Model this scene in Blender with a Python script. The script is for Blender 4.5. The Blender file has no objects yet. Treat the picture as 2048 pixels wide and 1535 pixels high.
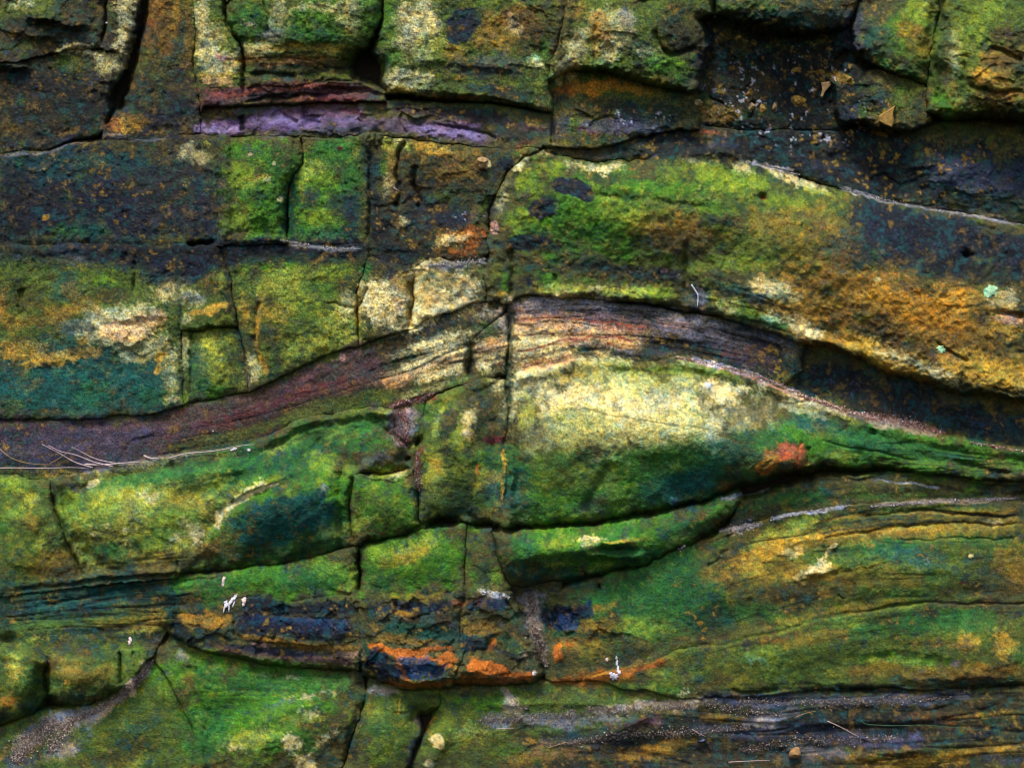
import bpy, math
import numpy as np

# ------------------------------------------------------------------ camera, sky, sun, exposure
R = math.radians
S = 0.002                 # metres per photo pixel on the cliff plane
CAMZ = 2.2
DIST = 6.0
scene = bpy.context.scene
C = scene.collection
cam_data = bpy.data.cameras.new('camera')
cam = bpy.data.objects.new('camera', cam_data)
C.objects.link(cam)
cam.location = (0, -DIST, CAMZ)
cam.rotation_euler = (R(90), 0, 0)
cam_data.sensor_width = 36
cam_data.lens = 36 * DIST / (2048 * S)
cam_data.clip_end = 2000
scene.camera = cam

SUN_EL, SUN_AZ = R(60), R(-22)          # azimuth measured from straight behind the camera, minus = from the left
world = bpy.data.worlds.new('World')
scene.world = world
world.use_nodes = True
nt = world.node_tree
sky = nt.nodes.new('ShaderNodeTexSky')
sky.sky_type = 'NISHITA'
sky.sun_disc = False
sky.sun_elevation = SUN_EL
sky.sun_rotation = R(180) - SUN_AZ
sky.dust_density = 3.0
sky.ozone_density = 1.0
nt.nodes['Background'].inputs['Strength'].default_value = 0.13
nt.links.new(sky.outputs[0], nt.nodes['Background'].inputs['Color'])
sd_ = bpy.data.lights.new('sun', 'SUN')
sd_.energy = 2.8
sd_.angle = R(14)
sd_.color = (1.0, 0.98, 0.94)
sun = bpy.data.objects.new('sun', sd_)
C.objects.link(sun)
# the sun lamp shines along its -Z axis; it comes from above, from behind the camera and a little left
sun.rotation_euler = (R(90) - SUN_EL, 0, SUN_AZ)
scene.view_settings.view_transform = 'Standard'
scene.view_settings.look = 'None'
scene.view_settings.gamma = 1
scene.cycles.filter_width = 1.1
scene.view_settings.exposure = 0.9

# ------------------------------------------------------------------ noise and geometry helpers
rng = np.random.RandomState(7)
LAT = rng.rand(24, 256, 256).astype(np.float32)


def vnoise(u, v, k):
    L = LAT[k % 24]
    iu = np.floor(u).astype(np.int32); iv = np.floor(v).astype(np.int32)
    fu = (u - iu).astype(np.float32); fv = (v - iv).astype(np.float32)
    fu = fu * fu * (3 - 2 * fu); fv = fv * fv * (3 - 2 * fv)
    a = L[iv & 255, iu & 255]; b = L[iv & 255, (iu + 1) & 255]
    c = L[(iv + 1) & 255, iu & 255]; d = L[(iv + 1) & 255, (iu + 1) & 255]
    return (a + (b - a) * fu) * (1 - fv) + (c + (d - c) * fu) * fv


def fbm(x, y, size, octs=4, k=0, rough=0.5, ax=1.0, ay=1.0):
    """noise centred on 0, about -1..1; size = largest feature in photo pixels"""
    out = 0; amp = 1.0; tot = 0
    for o in range(octs):
        f = 2.0 ** o / size
        out = out + amp * (vnoise(x * f / ax + 17.3 * o + k * 5.1, y * f / ay + 9.7 * o + k * 3.3, k + o) - 0.5)
        tot += amp; amp *= rough
    return out * (2.6 / tot)


def sstep(a, b, x):
    t = np.clip((x - a) / (b - a), 0, 1)
    return t * t * (3 - 2 * t)


def poly_sd(P, X, Y):
    """signed distance to a polygon, positive inside"""
    P = np.asarray(P, float)
    d = np.full(X.shape, 1e9); ins = np.zeros(X.shape, bool)
    n = len(P)
    for i in range(n):
        ax, ay = P[i]; bx, by = P[(i + 1) % n]
        ex, ey = bx - ax, by - ay
        t = np.clip(((X - ax) * ex + (Y - ay) * ey) / (ex * ex + ey * ey + 1e-9), 0, 1)
        d = np.minimum(d, (X - ax - t * ex) ** 2 + (Y - ay - t * ey) ** 2)
        if ay != by:
            ins ^= ((ay > Y) != (by > Y)) & (X < (bx - ax) * (Y - ay) / (by - ay) + ax)
    d = np.sqrt(d)
    return np.where(ins, d, -d)


def line_sd(P, X, Y):
    """distance to a polyline, side (+ above a line drawn left to right) and how far along (0..1)"""
    P = np.asarray(P, float)
    seg = np.hypot(*(P[1:] - P[:-1]).T); tot = seg.sum(); cum = np.concatenate([[0], np.cumsum(seg)])
    best = np.full(X.shape, 1e9); side = np.zeros(X.shape); al = np.zeros(X.shape)
    for i in range(len(P) - 1):
        ax, ay = P[i]; ex, ey = P[i + 1] - P[i]
        t = np.clip(((X - ax) * ex + (Y - ay) * ey) / (ex * ex + ey * ey + 1e-9), 0, 1)
        dx, dy = X - ax - t * ex, Y - ay - t * ey
        d = np.hypot(dx, dy); m = d < best
        best = np.where(m, d, best)
        side = np.where(m, np.sign(-(ex * dy - ey * dx)), side)
        al = np.where(m, (cum[i] + t * seg[i]) / tot, al)
    return best, side, al


def srgb(h):
    v = [int(h[i:i + 2], 16) / 255 for i in (0, 2, 4)]
    return np.array([c / 12.92 if c < .04045 else ((c + .055) / 1.055) ** 2.4 for c in v])


STEP = 2.0
gx = np.arange(-260, 2310, STEP); gy = np.arange(-220, 1757, STEP)
X, Y = np.meshgrid(gx, gy)
NY, NX = X.shape
X0, Y0 = gx[0], gy[0]


def box(x0, y0, x1, y1):
    i0 = max(0, int((y0 - Y0) / STEP)); i1 = min(NY, int((y1 - Y0) / STEP) + 2)
    j0 = max(0, int((x0 - X0) / STEP)); j1 = min(NX, int((x1 - X0) / STEP) + 2)
    return slice(i0, i1), slice(j0, j1)


# shared warp: every traced edge is read through it, so neighbours keep a common wandering edge
WX = X + 7.5 * fbm(X, Y, 70, 5, 1, .58) + 1.8 * fbm(X, Y, 13, 2, 23, .6)
WY = Y + 7.5 * fbm(X, Y, 70, 5, 6, .58) + 1.8 * fbm(X, Y, 13, 2, 14, .6)
N_MED = fbm(X, Y, 48, 5, 3, .68)
N_FINE = fbm(X, Y, 9, 3, 9, .75)
N_SPK = fbm(X, Y, 13, 3, 13, .6)
N_BIG = fbm(X, Y, 260, 4, 15)

# bedding coordinate: runs down through the beds and follows the arch
bx_ = [-260, 0, 250, 500, 750, 1000, 1250, 1500, 1750, 2048, 2308]
curves = [[-220] * 11,
          [320, 310, 285, 272, 275, 290, 300, 320, 400, 440, 480],
          [850, 842, 835, 785, 685, 600, 605, 640, 735, 800, 830],
          [935, 935, 925, 885, 820, 745, 715, 750, 835, 897, 920],
          [1200, 1190, 1160, 1135, 1085, 1050, 1035, 975, 940, 945, 950],
          [1320, 1300, 1290, 1320, 1360, 1370, 1340, 1285, 1230, 1212, 1220],
          [1480, 1450, 1400, 1400, 1400, 1390, 1360, 1385, 1378, 1370, 1370],
          [1755] * 11]
levels = [0, 500, 850, 960, 1150, 1330, 1430, 1755]
xs_f = np.linspace(-260, 2308, 400)
def curve_at(c):
    y = np.interp(xs_f, bx_, c)
    k = np.hanning(61); k /= k.sum()
    return np.interp(gx, xs_f, np.convolve(np.pad(y, 30, 'edge'), k, 'valid'))
cs = [curve_at(c) for c in curves]
T = np.zeros_like(X)
for a in range(7):
    lo, hi = cs[a][None, :], cs[a + 1][None, :]
    m = (Y >= lo) & (Y <= hi)
    T = np.where(m, levels[a] + (levels[a + 1] - levels[a]) * (Y - lo) / (hi - lo), T)
T = T + 5 * fbm(X, Y, 160, 3, 4)
LAM = fbm(X, T, 15, 3, 11, .6, 14, 1)             # fine laminae, long along the bed
LINES2 = np.exp(-(fbm(X, T, 9, 2, 2, .6, 16, 1) / .12) ** 2)
LAM2 = fbm(X, T, 42, 3, 17, .6, 10, 1)
LINES = np.exp(-(fbm(X, T, 19, 2, 18, .6, 12, 1) / .10) ** 2)   # thin dark partings

# ------------------------------------------------------------------ relief shared by all blocks
CXW = WX + 9 * fbm(X, Y, 75, 4, 19, .6); CYW = WY + 8 * fbm(X, Y, 75, 4, 22, .6)   # stains wander more than the joints do
CHIP = np.abs(fbm(X, Y, 55, 4, 5, .6))
H = 7 * N_BIG + 3.4 * fbm(X, Y, 70, 5, 2, .62) - 5.5 * CHIP * (1 - .45 * sstep(640, 860, Y)) + (1.7 * N_SPK + 1.0 * N_FINE) * np.clip(1.1 - sstep(640, 900, Y) * .75 + .5 * N_MED, .25, 1.5)


def facets(cell, k, ax=1.0):
    """small tilted fracture faces, broken along their edges"""
    u = WX / (cell * ax); v = WY / cell; iu = np.floor(u).astype(int); iv = np.floor(v).astype(int)
    best = np.full(X.shape, 9.0); out = np.zeros(X.shape); A = LAT[k % 24]; Bq = LAT[(k + 3) % 24]; Cq = LAT[(k + 6) % 24]; Dq = LAT[(k + 9) % 24]; E = LAT[(k + 12) % 24]
    for di in (-1, 0, 1):
        for dj in (-1, 0, 1):
            a, b = (iv + di) & 255, (iu + dj) & 255
            du = u - (iu + dj + A[a, b]); dv = v - (iv + di + Bq[a, b]); d2 = du * du + dv * dv; m = d2 < best
            best = np.where(m, d2, best)
            out = np.where(m, du * (Cq[a, b] - .5) * 2 + dv * (Dq[a, b] - .35) * 2 + (E[a, b] - .5) * .9, out)
    return out


CH = np.zeros_like(X) + .10
for (x, y, rx, ry, w) in [(740, 245, 380, 50, 1.0), (800, 1270, 480, 110, 1.1), (560, 140, 180, 80, .55), (100, 90, 260, 120, .45), (1560, 180, 260, 140, .6), (1990, 150, 110, 100, .6), (1940, 370, 240, 80, .6), (880, 430, 160, 130, .5), (1900, 680, 220, 120, .45), (1250, 240, 150, 70, .5), (290, 680, 140, 70, .45), (1650, 1130, 130, 60, .5), (1300, 1460, 420, 80, .4), (900, 900, 80, 130, .25), (560, 1480, 160, 80, .3), (1110, 60, 320, 120, .3), (1700, 1400, 450, 40, .5), (260, 1040, 200, 80, .25), (1200, 1100, 120, 40, .3)]:
    CH = np.maximum(CH, w * sstep(1.15, .6, np.sqrt(((X - x) / rx) ** 2 + ((Y - y) / ry) ** 2)))
CH = CH * np.clip(.9 + 1.1 * fbm(X, Y, 60, 3, 7), .1, 1.6)
H += CH * (5.5 * facets(34, 1, 1.5) + 2.6 * facets(13, 5, 1.4)) + 2.0 * facets(95, 9, 1.3) * .5


def groove(pts, w, d, k=0):
    p = np.array(pts, float)
    q = box(p[:, 0].min() - 6 * w, p[:, 1].min() - 6 * w, p[:, 0].max() + 6 * w, p[:, 1].max() + 6 * w)
    dd, sd, al = line_sd(pts, WX[q], WY[q])
    tap = sstep(0, .12, al) * sstep(1, .88, al) * (0.75 + .35 * N_MED[q])
    H[q] -= d * tap * np.exp(-(dd / w) ** 2) + .22 * d * tap * np.exp(-(dd / (2.6 * w)) ** 2)


def lip(pts, h, dec):
    """raised lip along a line: the upper side (for lines drawn left to right) stands out and drops off below it"""
    p = np.array(pts, float)
    q = box(p[:, 0].min() - 3 * dec, p[:, 1].min() - 3 * dec, p[:, 0].max() + 3 * dec, p[:, 1].max() + 3 * dec)
    dd, sd, al = line_sd(pts, WX[q], WY[q])
    s = dd * sd
    tap = sstep(0, .3, al) * sstep(1, .7, al) * np.clip(.85 + .7 * N_MED[q], .2, 1.6)
    H[q] += tap * h * np.where(s > 0, np.exp(-(s / dec) ** 2) * (.35 + .65 * sstep(-1, 7, s)), .35 * sstep(-7, 0, s)) 
    H[q] -= tap * h * .18 * np.exp(-((s + 8) / 10) ** 2)


def bump(x, y, rx, ry, rot, h, p=2):
    r = 2.2 * max(rx, ry)
    q = box(x - r, y - r, x + r, y + r)
    c, s = math.cos(R(rot)), math.sin(R(rot))
    u = ((WX[q] - x) * c + (WY[q] - y) * s) / rx; v = (-(WX[q] - x) * s + (WY[q] - y) * c) / ry
    H[q] += h * (1.5 if rx * ry > 2500 else 1.1) * np.exp(-(u * u + v * v) ** (p / 2))


exec_features = []
# grooves (cracks, joints and bedding partings)
for pts, w, d in [
    ([(292, -60), (288, 30), (272, 90), (262, 140), (245, 190), (238, 240)], 9, 55),
    ([(212, -40), (212, 50), (200, 95)], 3, 16),
    ([(448, -60), (450, 30), (478, 80), (486, 135), (497, 200)], 4, 24),
    ([(525, 0), (535, 30), (537, 70)], 3, 8),
    ([(485, 230), (488, 262)], 5, 16),
    ([(605, 205), (615, 240), (650, 245)], 3, 7), ([(540, 235), (560, 225), (600, 245)], 3, 7),
    ([(800, 235), (815, 275)], 3, 8), ([(860, 250), (960, 265), (1000, 280)], 3, 8),
    ([(500, 150), (540, 145), (600, 150)], 4, 10), ([(490, 205), (520, 200), (600, 190), (700, 185)], 3, 12),
    ([(640, 178), (720, 183), (780, 195)], 5, 16),
    ([(815, 285), (795, 310), (788, 350), (800, 390), (790, 420)], 4, 22),
    ([(826, 330), (828, 370), (842, 400), (838, 420)], 5, 22),
    ([(735, 290), (738, 400), (735, 490)], 4, 14),
    ([(740, 570), (718, 610), (716, 680)], 3, 14), ([(822, 560), (820, 600), (816, 660)], 5, 22),
    ([(440, 300), (438, 490)], 3, 5),
    ([(375, 487), (400, 487), (430, 483)], 4, 22), ([(430, 487), (560, 488), (735, 492)], 4, 3),
    ([(0, 488), (200, 490), (380, 487)], 5, 2.5), ([(41, 570), (44, 640)], 6, 14),
    ([(268, 520), (270, 590)], 5, 8), ([(388, 668), (384, 800)], 5, 7),
    ([(516, 600), (515, 680), (528, 750)], 3, 8), ([(560, 640), (562, 740)], 5, 6), ([(650, 608), (700, 612), (715, 612)], 2.5, 7),
    ([(590, 270), (585, 300)], 4, 10),
    ([(1020, 490), (1022, 550), (1018, 600)], 6, 18), ([(1372, 470), (1368, 540), (1372, 600)], 5, 12),
    ([(1110, 545), (1112, 590)], 3, 8), ([(1195, 40), (1190, 140)], 2.5, 5), ([(1320, 95), (1345, 110), (1400, 95)], 4, 14),
    ([(1310, 60), (1325, 100)], 4, 9), ([(1150, 385), (1300, 400), (1450, 420)], 6, 5),
    ([(1018, 605), (1018, 680), (1020, 750), (1018, 850), (1014, 980), (1010, 1040)], 4, 12),
    ([(940, 680), (938, 750)], 7, 16), ([(1110, 630), (1145, 680), (1150, 720)], 3, 5),
    ([(1228, 915), (1200, 965), (1165, 1032)], 12, 9), ([(705, 950), (703, 1000), (710, 1090)], 4, 10),
    ([(770, 560), (1018, 480)], 0.1, 0.1),
    ([(104, 980), (120, 1040), (160, 1160)], 6, 14), ([(0, 1180), (200, 1160), (340, 1150), (480, 1140)], 5, 10),
    ([(60, 1210), (260, 1175), (480, 1150)], 3, 7), ([(352, 1115), (352, 1165)], 2.5, 6),
    ([(100, 1310), (90, 1350), (92, 1390)], 5, 12), ([(244, 1300), (242, 1370)], 4, 12), ([(270, 1300), (272, 1340)], 3, 6),
    ([(470, 1240), (472, 1275)], 3, 10), ([(550, 1270), (552, 1290)], 3, 7), ([(1190, 1160), (1195, 1175)], 3, 8),
    ([(790, 1195), (788, 1220)], 3, 12), ([(920, 1190), (922, 1290)], 3, 10), ([(906, 1300), (904, 1345)], 2.5, 8),
    ([(1075, 1280), (1090, 1340), (1085, 1365)], 6, 20), ([(1040, 1220), (1080, 1290)], 6, 10), ([(980, 1280), (965, 1320)], 4, 8),
    ([(1110, 1210), (1105, 1250), (1130, 1275), (1150, 1265)], 4, 12),
    ([(1280, 1335), (1350, 1300), (1450, 1285), (1560, 1262), (1700, 1225), (1850, 1203)], 2.5, 2.5),
    ([(1700, 1225), (1860, 1205), (2040, 1205), (2240, 1210)], 2, 6),
    ([(1460, 1065), (1462, 1095), (1440, 1105)], 4, 10), ([(1410, 1130), (1450, 1110)], 3, 7),
    ([(1650, 1075), (1652, 1130)], 3, 7), ([(1690, 1200), (1675, 1190)], 2, 5),
    ([(1760, 1055), (1900, 1045), (2048, 1050)], 2.5, 8), ([(1700, 1035), (1840, 1020), (2048, 1035)], 2.5, 7),
    ([(1640, 1075), (1700, 1068), (1800, 1055)], 2.5, 6), ([(1780, 1080), (1900, 1078), (2048, 1075)], 2, 5),
    ([(1900, 920), (1960, 935), (2030, 945)], 3.5, 12), ([(1860, 950), (1950, 965), (2048, 975)], 3, 9), ([(1640, 880), (1760, 905), (1850, 930)], 2, 4),
    ([(1615, 890), (1618, 930)], 4, 9), ([(1600, 880), (1595, 925)], 2.5, 5), ([(1515, 935), (1545, 915)], 2.5, 4), ([(1748, 855), (1750, 870)], 4, 9),
    ([(1560, 965), (1700, 960), (1850, 970), (2000, 990)], 3, 5),
    ([(1905, 380), (1950, 395)], 3, 6), ([(1700, 95), (1675, 130), (1690, 145)], 5, 24), ([(1725, 95), (1740, 140)], 5, 14),
    ([(1868, 0), (1860, 90), (1870, 150), (1862, 210)], 6, 10), ([(1930, 120), (1925, 200)], 5, 8), ([(1935, 170), (1990, 185), (2048, 180)], 4, 12), ([(1980, 90), (2020, 110), (2048, 125)], 4, 14),
    ([(1515, 120), (1525, 135)], 3, 6), ([(1510, 200), (1500, 235)], 4, 12), ([(1415, 195), (1450, 205)], 3, 8),
    ([(1870, 680), (1900, 700), (1940, 720)], 3, 12), ([(1985, 630), (2048, 632)], 5, 16), ([(1985, 775), (2040, 790)], 3, 10),
    ([(1555, 685), (1570, 740)], 3, 6), ([(950, 440), (965, 470)], 4, 6), ([(1440, 300), (1440, 300.1)], 1, .1),
    ([(830, 885), (838, 890)], 6, 14), ([(815, 915), (818, 918)], 4, 9), ([(1230, 1035), (1225, 1045)], 3, 8),
    ([(1460, 1380), (1500, 1382), (1560, 1376)], 3, 10), ([(1670, 1375), (1745, 1382)], 3.5, 12), ([(1880, 1378), (2048, 1366)], 4, 12), ([(1948, 1370), (1950, 1400)], 3, 8),
    ([(720, 1105), (718, 1185)], 5, 20), ([(840, 1475), (825, 1535), (810, 1600)], 8, 22), ([(725, 1400), (700, 1460), (680, 1540)], 9, 16), ([(380, 1330), (385, 1400)], 6, 6),
    ([(155, 720), (160, 830)], 5, 4), ([(245, 740), (245, 830)], 5, 4), ([(130, 640), (300, 650), (340, 660)], 8, 4),
]:
    groove(pts, w, d)

# lips and ledges (upper side stands out)
for pts, h, dec in [
    ([(30, 45), (90, 40), (150, 62), (190, 60)], 26, 26),
    ([(0, 60), (60, 75), (130, 80)], 14, 20), ([(-80, 135), (0, 136), (80, 140)], 16, 30),
    ([(1098, 155), (1160, 138), (1230, 142), (1300, 162), (1385, 182)], 22, 34),
    ([(770, 128), (850, 128), (950, 135), (1080, 150)], 5, 20), ([(810, 180), (950, 195), (1090, 220)], 14, 24),
    ([(500, 85), (600, 90), (700, 85)], 8, 24), ([(1390, 35), (1550, 70), (1640, 70)], 26, 60),
    ([(600, 175), (690, 170), (760, 175)], 12, 22), ([(500, 110), (600, 108), (700, 120)], 7, 14),
    ([(1700, 90), (1780, 150), (1860, 175)], 22, 40),
    ([(1720, 170), (1790, 250), (1850, 255)], 8, 20), ([(1690, 240), (1780, 262), (1860, 262)], 22, 32),
    ([(1860, 218), (1940, 228), (2100, 232), (2280, 235)], 26, 50),
    ([(1080, 588), (1115, 592), (1180, 590), (1200, 598)], 8, 20), ([(1200, 600), (1280, 605), (1350, 620)], 12, 24), ([(1450, 345), (1600, 385)], 3, 20),
    ([(1590, 680), (1640, 690), (1660, 680)], 10, 26), ([(1700, 705), (1790, 745), (1900, 775), (2050, 800), (2200, 815)], 26, 60),
    ([(365, 662), (395, 668), (420, 650), (455, 650)], 14, 16), ([(240, 690), (270, 695), (310, 670)], 6, 14),
    ([(0, 730), (60, 733), (160, 720)], 4, 18), ([(280, 835), (350, 825)], 8, 14),
    ([(430, 1045), (400, 1100), (360, 1130)], 4, 18),
    ([(730, 1335), (830, 1372), (900, 1360), (1060, 1355)], 16, 24), ([(470, 1282), (600, 1290), (710, 1300)], 10, 12), ([(350, 1260), (380, 1300), (430, 1320)], 10, 18),
    ([(480, 1225), (600, 1222), (715, 1225)], 6, 14), ([(840, 1330), (900, 1345), (1040, 1350)], 8, 18),
    ([(1150, 1112), (1230, 1118), (1310, 1120)], 15, 22), ([(1180, 1083), (1230, 1090), (1280, 1083)], 12, 14),
    ([(1580, 1155), (1650, 1143), (1690, 1135), (1720, 1142)], 11, 20), ([(1250, 1345), (1350, 1320)], 8, 14),
    ([(1180, 1350), (1250, 1360), (1330, 1340)], 7, 16), ([(1700, 1310), (1850, 1305), (1930, 1325)], 4, 20),
    ([(1760, 1360), (1900, 1362), (2048, 1352)], 10, 24), ([(230, 1140), (340, 1150), (450, 1130)], 6, 20), ([(180, 1085), (185, 1110), (240, 1130)], 5, 12),
    ([(120, 1385), (150, 1402), (220, 1390)], 8, 16), ([(1945, 670), (2048, 700)], 4, 16),
    ([(20, 1030), (70, 1060), (110, 1020)], 7, 20), ([(0, 1120), (70, 1140)], 5, 20), ([(1360, 715), (1480, 735)], 3, 8),
    ([(436, 1050), (455, 1010), (500, 985), (560, 962), (640, 935)], 12, 30), ([(900, 1420), (1100, 1410), (1300, 1420)], 8, 22), ([(1200, 1480), (1300, 1440), (1320, 1435)], 9, 20), ([(1500, 1465), (1700, 1450), (1900, 1440)], 7, 20),
    ([(1650, 1520), (1850, 1500), (2048, 1475)], 9, 22), ([(1400, 1450), (1500, 1432)], 5, 14), ([(480, 1470), (560, 1440), (680, 1400)], 5, 26),
]:
    lip(pts, h, dec)

# rounded swellings and hollows
for a in [
    (610, 20, 140, 80, 0, 16), (1000, 0, 200, 90, 0, 8), (1270, 60, 130, 70, 0, 16), (1560, 10, 120, 40, 5, 16), (1790, 90, 70, 70, 20, 14),
    (2030, 60, 120, 130, 20, 22), (2000, 160, 60, 45, 10, 16), (715, 145, 40, 35, 0, -30), (1770, 205, 60, 30, 15, 12), (1740, 130, 40, 34, 40, -16),
    (1560, 160, 130, 70, 10, -10), (1940, 345, 120, 50, 10, 16), (1760, 350, 110, 30, 20, -10),
    (1250, 400, 230, 90, 8, 26), (1600, 460, 260, 90, 12, 16), (1850, 600, 240, 120, 14, 22), (1500, 590, 110, 50, 10, 10),
    (1090, 330, 50, 40, 0, 10), (515, 390, 70, 90, 0, 10), (665, 390, 65, 90, 0, 6), (590, 420, 18, 80, 4, -12), (880, 400, 80, 70, 0, -8), (970, 325, 14, 12, 0, 8),
    (920, 470, 60, 35, 0, 8), (255, 650, 100, 45, -10, 12), (430, 730, 45, 65, 0, 10), (420, 628, 50, 18, -12, 6), (590, 620, 100, 90, 0, 7), (770, 600, 45, 50, 0, 6), (120, 560, 110, 60, 0, -5), (310, 770, 60, 40, 0, 5),
    (1070, 680, 60, 35, 0, 14), (1000, 700, 40, 30, -10, 8), (880, 705, 50, 30, -20, 6), (940, 725, 14, 26, 0, -12),
    (1300, 850, 260, 110, 8, 26), (1500, 900, 200, 60, 12, 20), (1100, 930, 90, 100, 0, 10), (1250, 980, 40, 60, 30, 5), (1540, 930, 60, 25, -20, 10),
    (900, 900, 70, 110, 10, 20), (905, 840, 26, 70, 15, 6), (860, 940, 20, 60, 5, -8), (990, 890, 40, 14, 0, -6),
    (590, 1010, 140, 70, -14, 26), (650, 960, 80, 40, -20, 12), (250, 1030, 150, 60, -14, 18), (400, 950, 200, 22, -10, 10), (770, 1010, 60, 60, 0, 14), (60, 1050, 50, 70, 20, 12), (50, 970, 60, 20, 0, 8), (440, 1030, 16, 50, 40, -8),
    (1190, 1090, 130, 36, -8, 26), (1080, 1100, 60, 50, 0, 14), (1080, 1140, 50, 16, 8, -10), (1230, 1100, 50, 9, 0, -16), (1400, 1040, 60, 20, -20, 8),
    (820, 1125, 90, 50, 0, 10), (960, 1110, 26, 50, 0, 6), (560, 1160, 130, 30, -4, 8), (1060, 1200, 44, 34, 10, -28), (990, 1210, 40, 18, 10, 10), (1200, 1240, 60, 34, 0, 6), (1135, 1245, 40, 26, 0, -10),
    (820, 1320, 70, 26, 5, 16), (960, 1335, 50, 15, 0, 12), (1050, 1345, 20, 10, 0, 10), (600, 1260, 110, 20, 4, 12), (410, 1250, 50, 26, 20, 8), (345, 1250, 22, 40, 40, -14), (1120, 1305, 16, 18, 0, 10), (990, 1275, 50, 40, 30, -8), (860, 1240, 70, 30, 5, 5),
    (45, 1360, 36, 60, 0, 30), (165, 1350, 70, 44, 0, 22), (275, 1330, 22, 34, 0, 8), (330, 1400, 40, 60, 30, 6), (20, 1280, 18, 14, 0, -20),
    (560, 1470, 130, 60, -20, 22), (440, 1370, 80, 60, -20, 10), (760, 1480, 50, 60, 0, 14), (880, 1480, 28, 28, 0, 18), (860, 1520, 20, 16, 0, 8), (840, 1440, 20, 22, 20, -26),
    (1800, 1140, 260, 70, -8, 18), (1700, 1110, 80, 30, -20, 6), (1450, 1180, 100, 60, -12, 8), (1620, 1290, 200, 50, -10, 12), (1960, 1290, 120, 60, 0, 12), (1270, 1450, 60, 20, -14, 12), (1590, 1500, 12, 12, 0, 9), (1450, 1500, 200, 40, 0, -6), (1800, 1510, 180, 26, -8, 10), (1310, 1320, 60, 20, 0, -6), (1650, 1090, 60, 30, -30, 5),
    (1523, 397, 8, 6, 0, -16), (1932, 510, 11, 7, -10, -24), (835, 884, 10, 8, 0, -22), (813, 917, 5, 4, 0, -14), (1195, 1174, 4, 5, 0, -16), (2040, 990, 20, 8, 0, -14),
]:
    bump(*a)

# ------------------------------------------------------------------ colour of the rock, its crusts, lichens and algae, plus some painted light and shade
COL = np.zeros(X.shape + (3,)); COL[:] = srgb('4c4a28')
PAL = dict(cream='cfc08c', pale='b8b284', sand='9c8b7c', ochre='86662c', gold='a8873a', brown='45361e', umber='2c2519', navy='0f1930', crust='131c20',
           moss='3f6e1c', lime='667c28', green='2a6028', deep='0c4426', teal='0f544c', olive='4d5f24', purple='675078', lilac='80749c', red='6e2c30', brick='9d5038',
           rust='86501f', orange='a35d28', amber='ab7a2e', blue='27405f', slate='434860', grey='70707a', white='cfd0dc', mint='8fd0a4', pink='ab8680', yell='8d9440', dkgreen='0f3424', dkbrown='1f1a14',
           plum='553840', peach='c79c70', jet='0c1219')
PAL = {k: srgb(v) for k, v in PAL.items()}


def patch(c, x, y, rx, ry, rot=0, a=1.0, f=''):
    r = 1.7 * max(rx, ry) + 12
    if 'L' in f: r *= 1.1
    q = box(x - r, y - r, x + r, y + r)
    if q[0].start >= q[0].stop or q[1].start >= q[1].stop: return
    co, s = math.cos(R(rot)), math.sin(R(rot))
    dx, dy = (WX[q] - x, WY[q] - y) if 'T' in f else (CXW[q] - x, CYW[q] - y)
    if 'B' in f:                                   # box-shaped patch
        u = np.abs(dx * co + dy * s) / rx; v = np.abs(-dx * s + dy * co) / ry
        e = 1 - (u ** 5 + v ** 5) ** .2
    else:
        u = (dx * co + dy * s) / rx; v = (-dx * s + dy * co) / ry
        e = 1 - np.sqrt(u * u + v * v)
    soft = 'T' not in f
    k = .5 if soft else .14
    n = N_MED[q] * k + N_FINE[q] * (.42 if soft else .1)
    if 'N' in f: n = N_MED[q] * .45 + N_FINE[q] * .12
    if 'L' in f: n = LAM[q] * .6 + N_FINE[q] * .25
    al = sstep(0, .14 if 'N' in f else .42 if soft else .16, e + n - .05) * a
    if 'S' in f:                                   # scattered grains
        al = sstep(-.15, .5, e + .3 * N_MED[q]) * sstep(1 - a * 1.1, 1 - a * 1.1 + .25, N_SPK[q] * .9 + N_FINE[q] * .45)
    if 'L' in f: al = al * sstep(-.35, .35, LAM[q] + .35)
    COL[q] = COL[q] * (1 - al[..., None]) + PAL[c] * al[..., None]


def stroke(c, pts, w, a=1.0, f=''):
    p = np.array(pts, float)
    q = box(p[:, 0].min() - 3 * w, p[:, 1].min() - 3 * w, p[:, 0].max() + 3 * w, p[:, 1].max() + 3 * w)
    dd, sd, al_ = line_sd(pts, WX[q], WY[q])
    e = 1 - dd / w
    al = a * sstep(0, .5, e + .55 * N_MED[q] + .5 * N_FINE[q]) * sstep(0, .06, al_) * sstep(1, .94, al_)
    COL[q] = COL[q] * (1 - al[..., None]) + PAL[c] * al[..., None]


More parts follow.
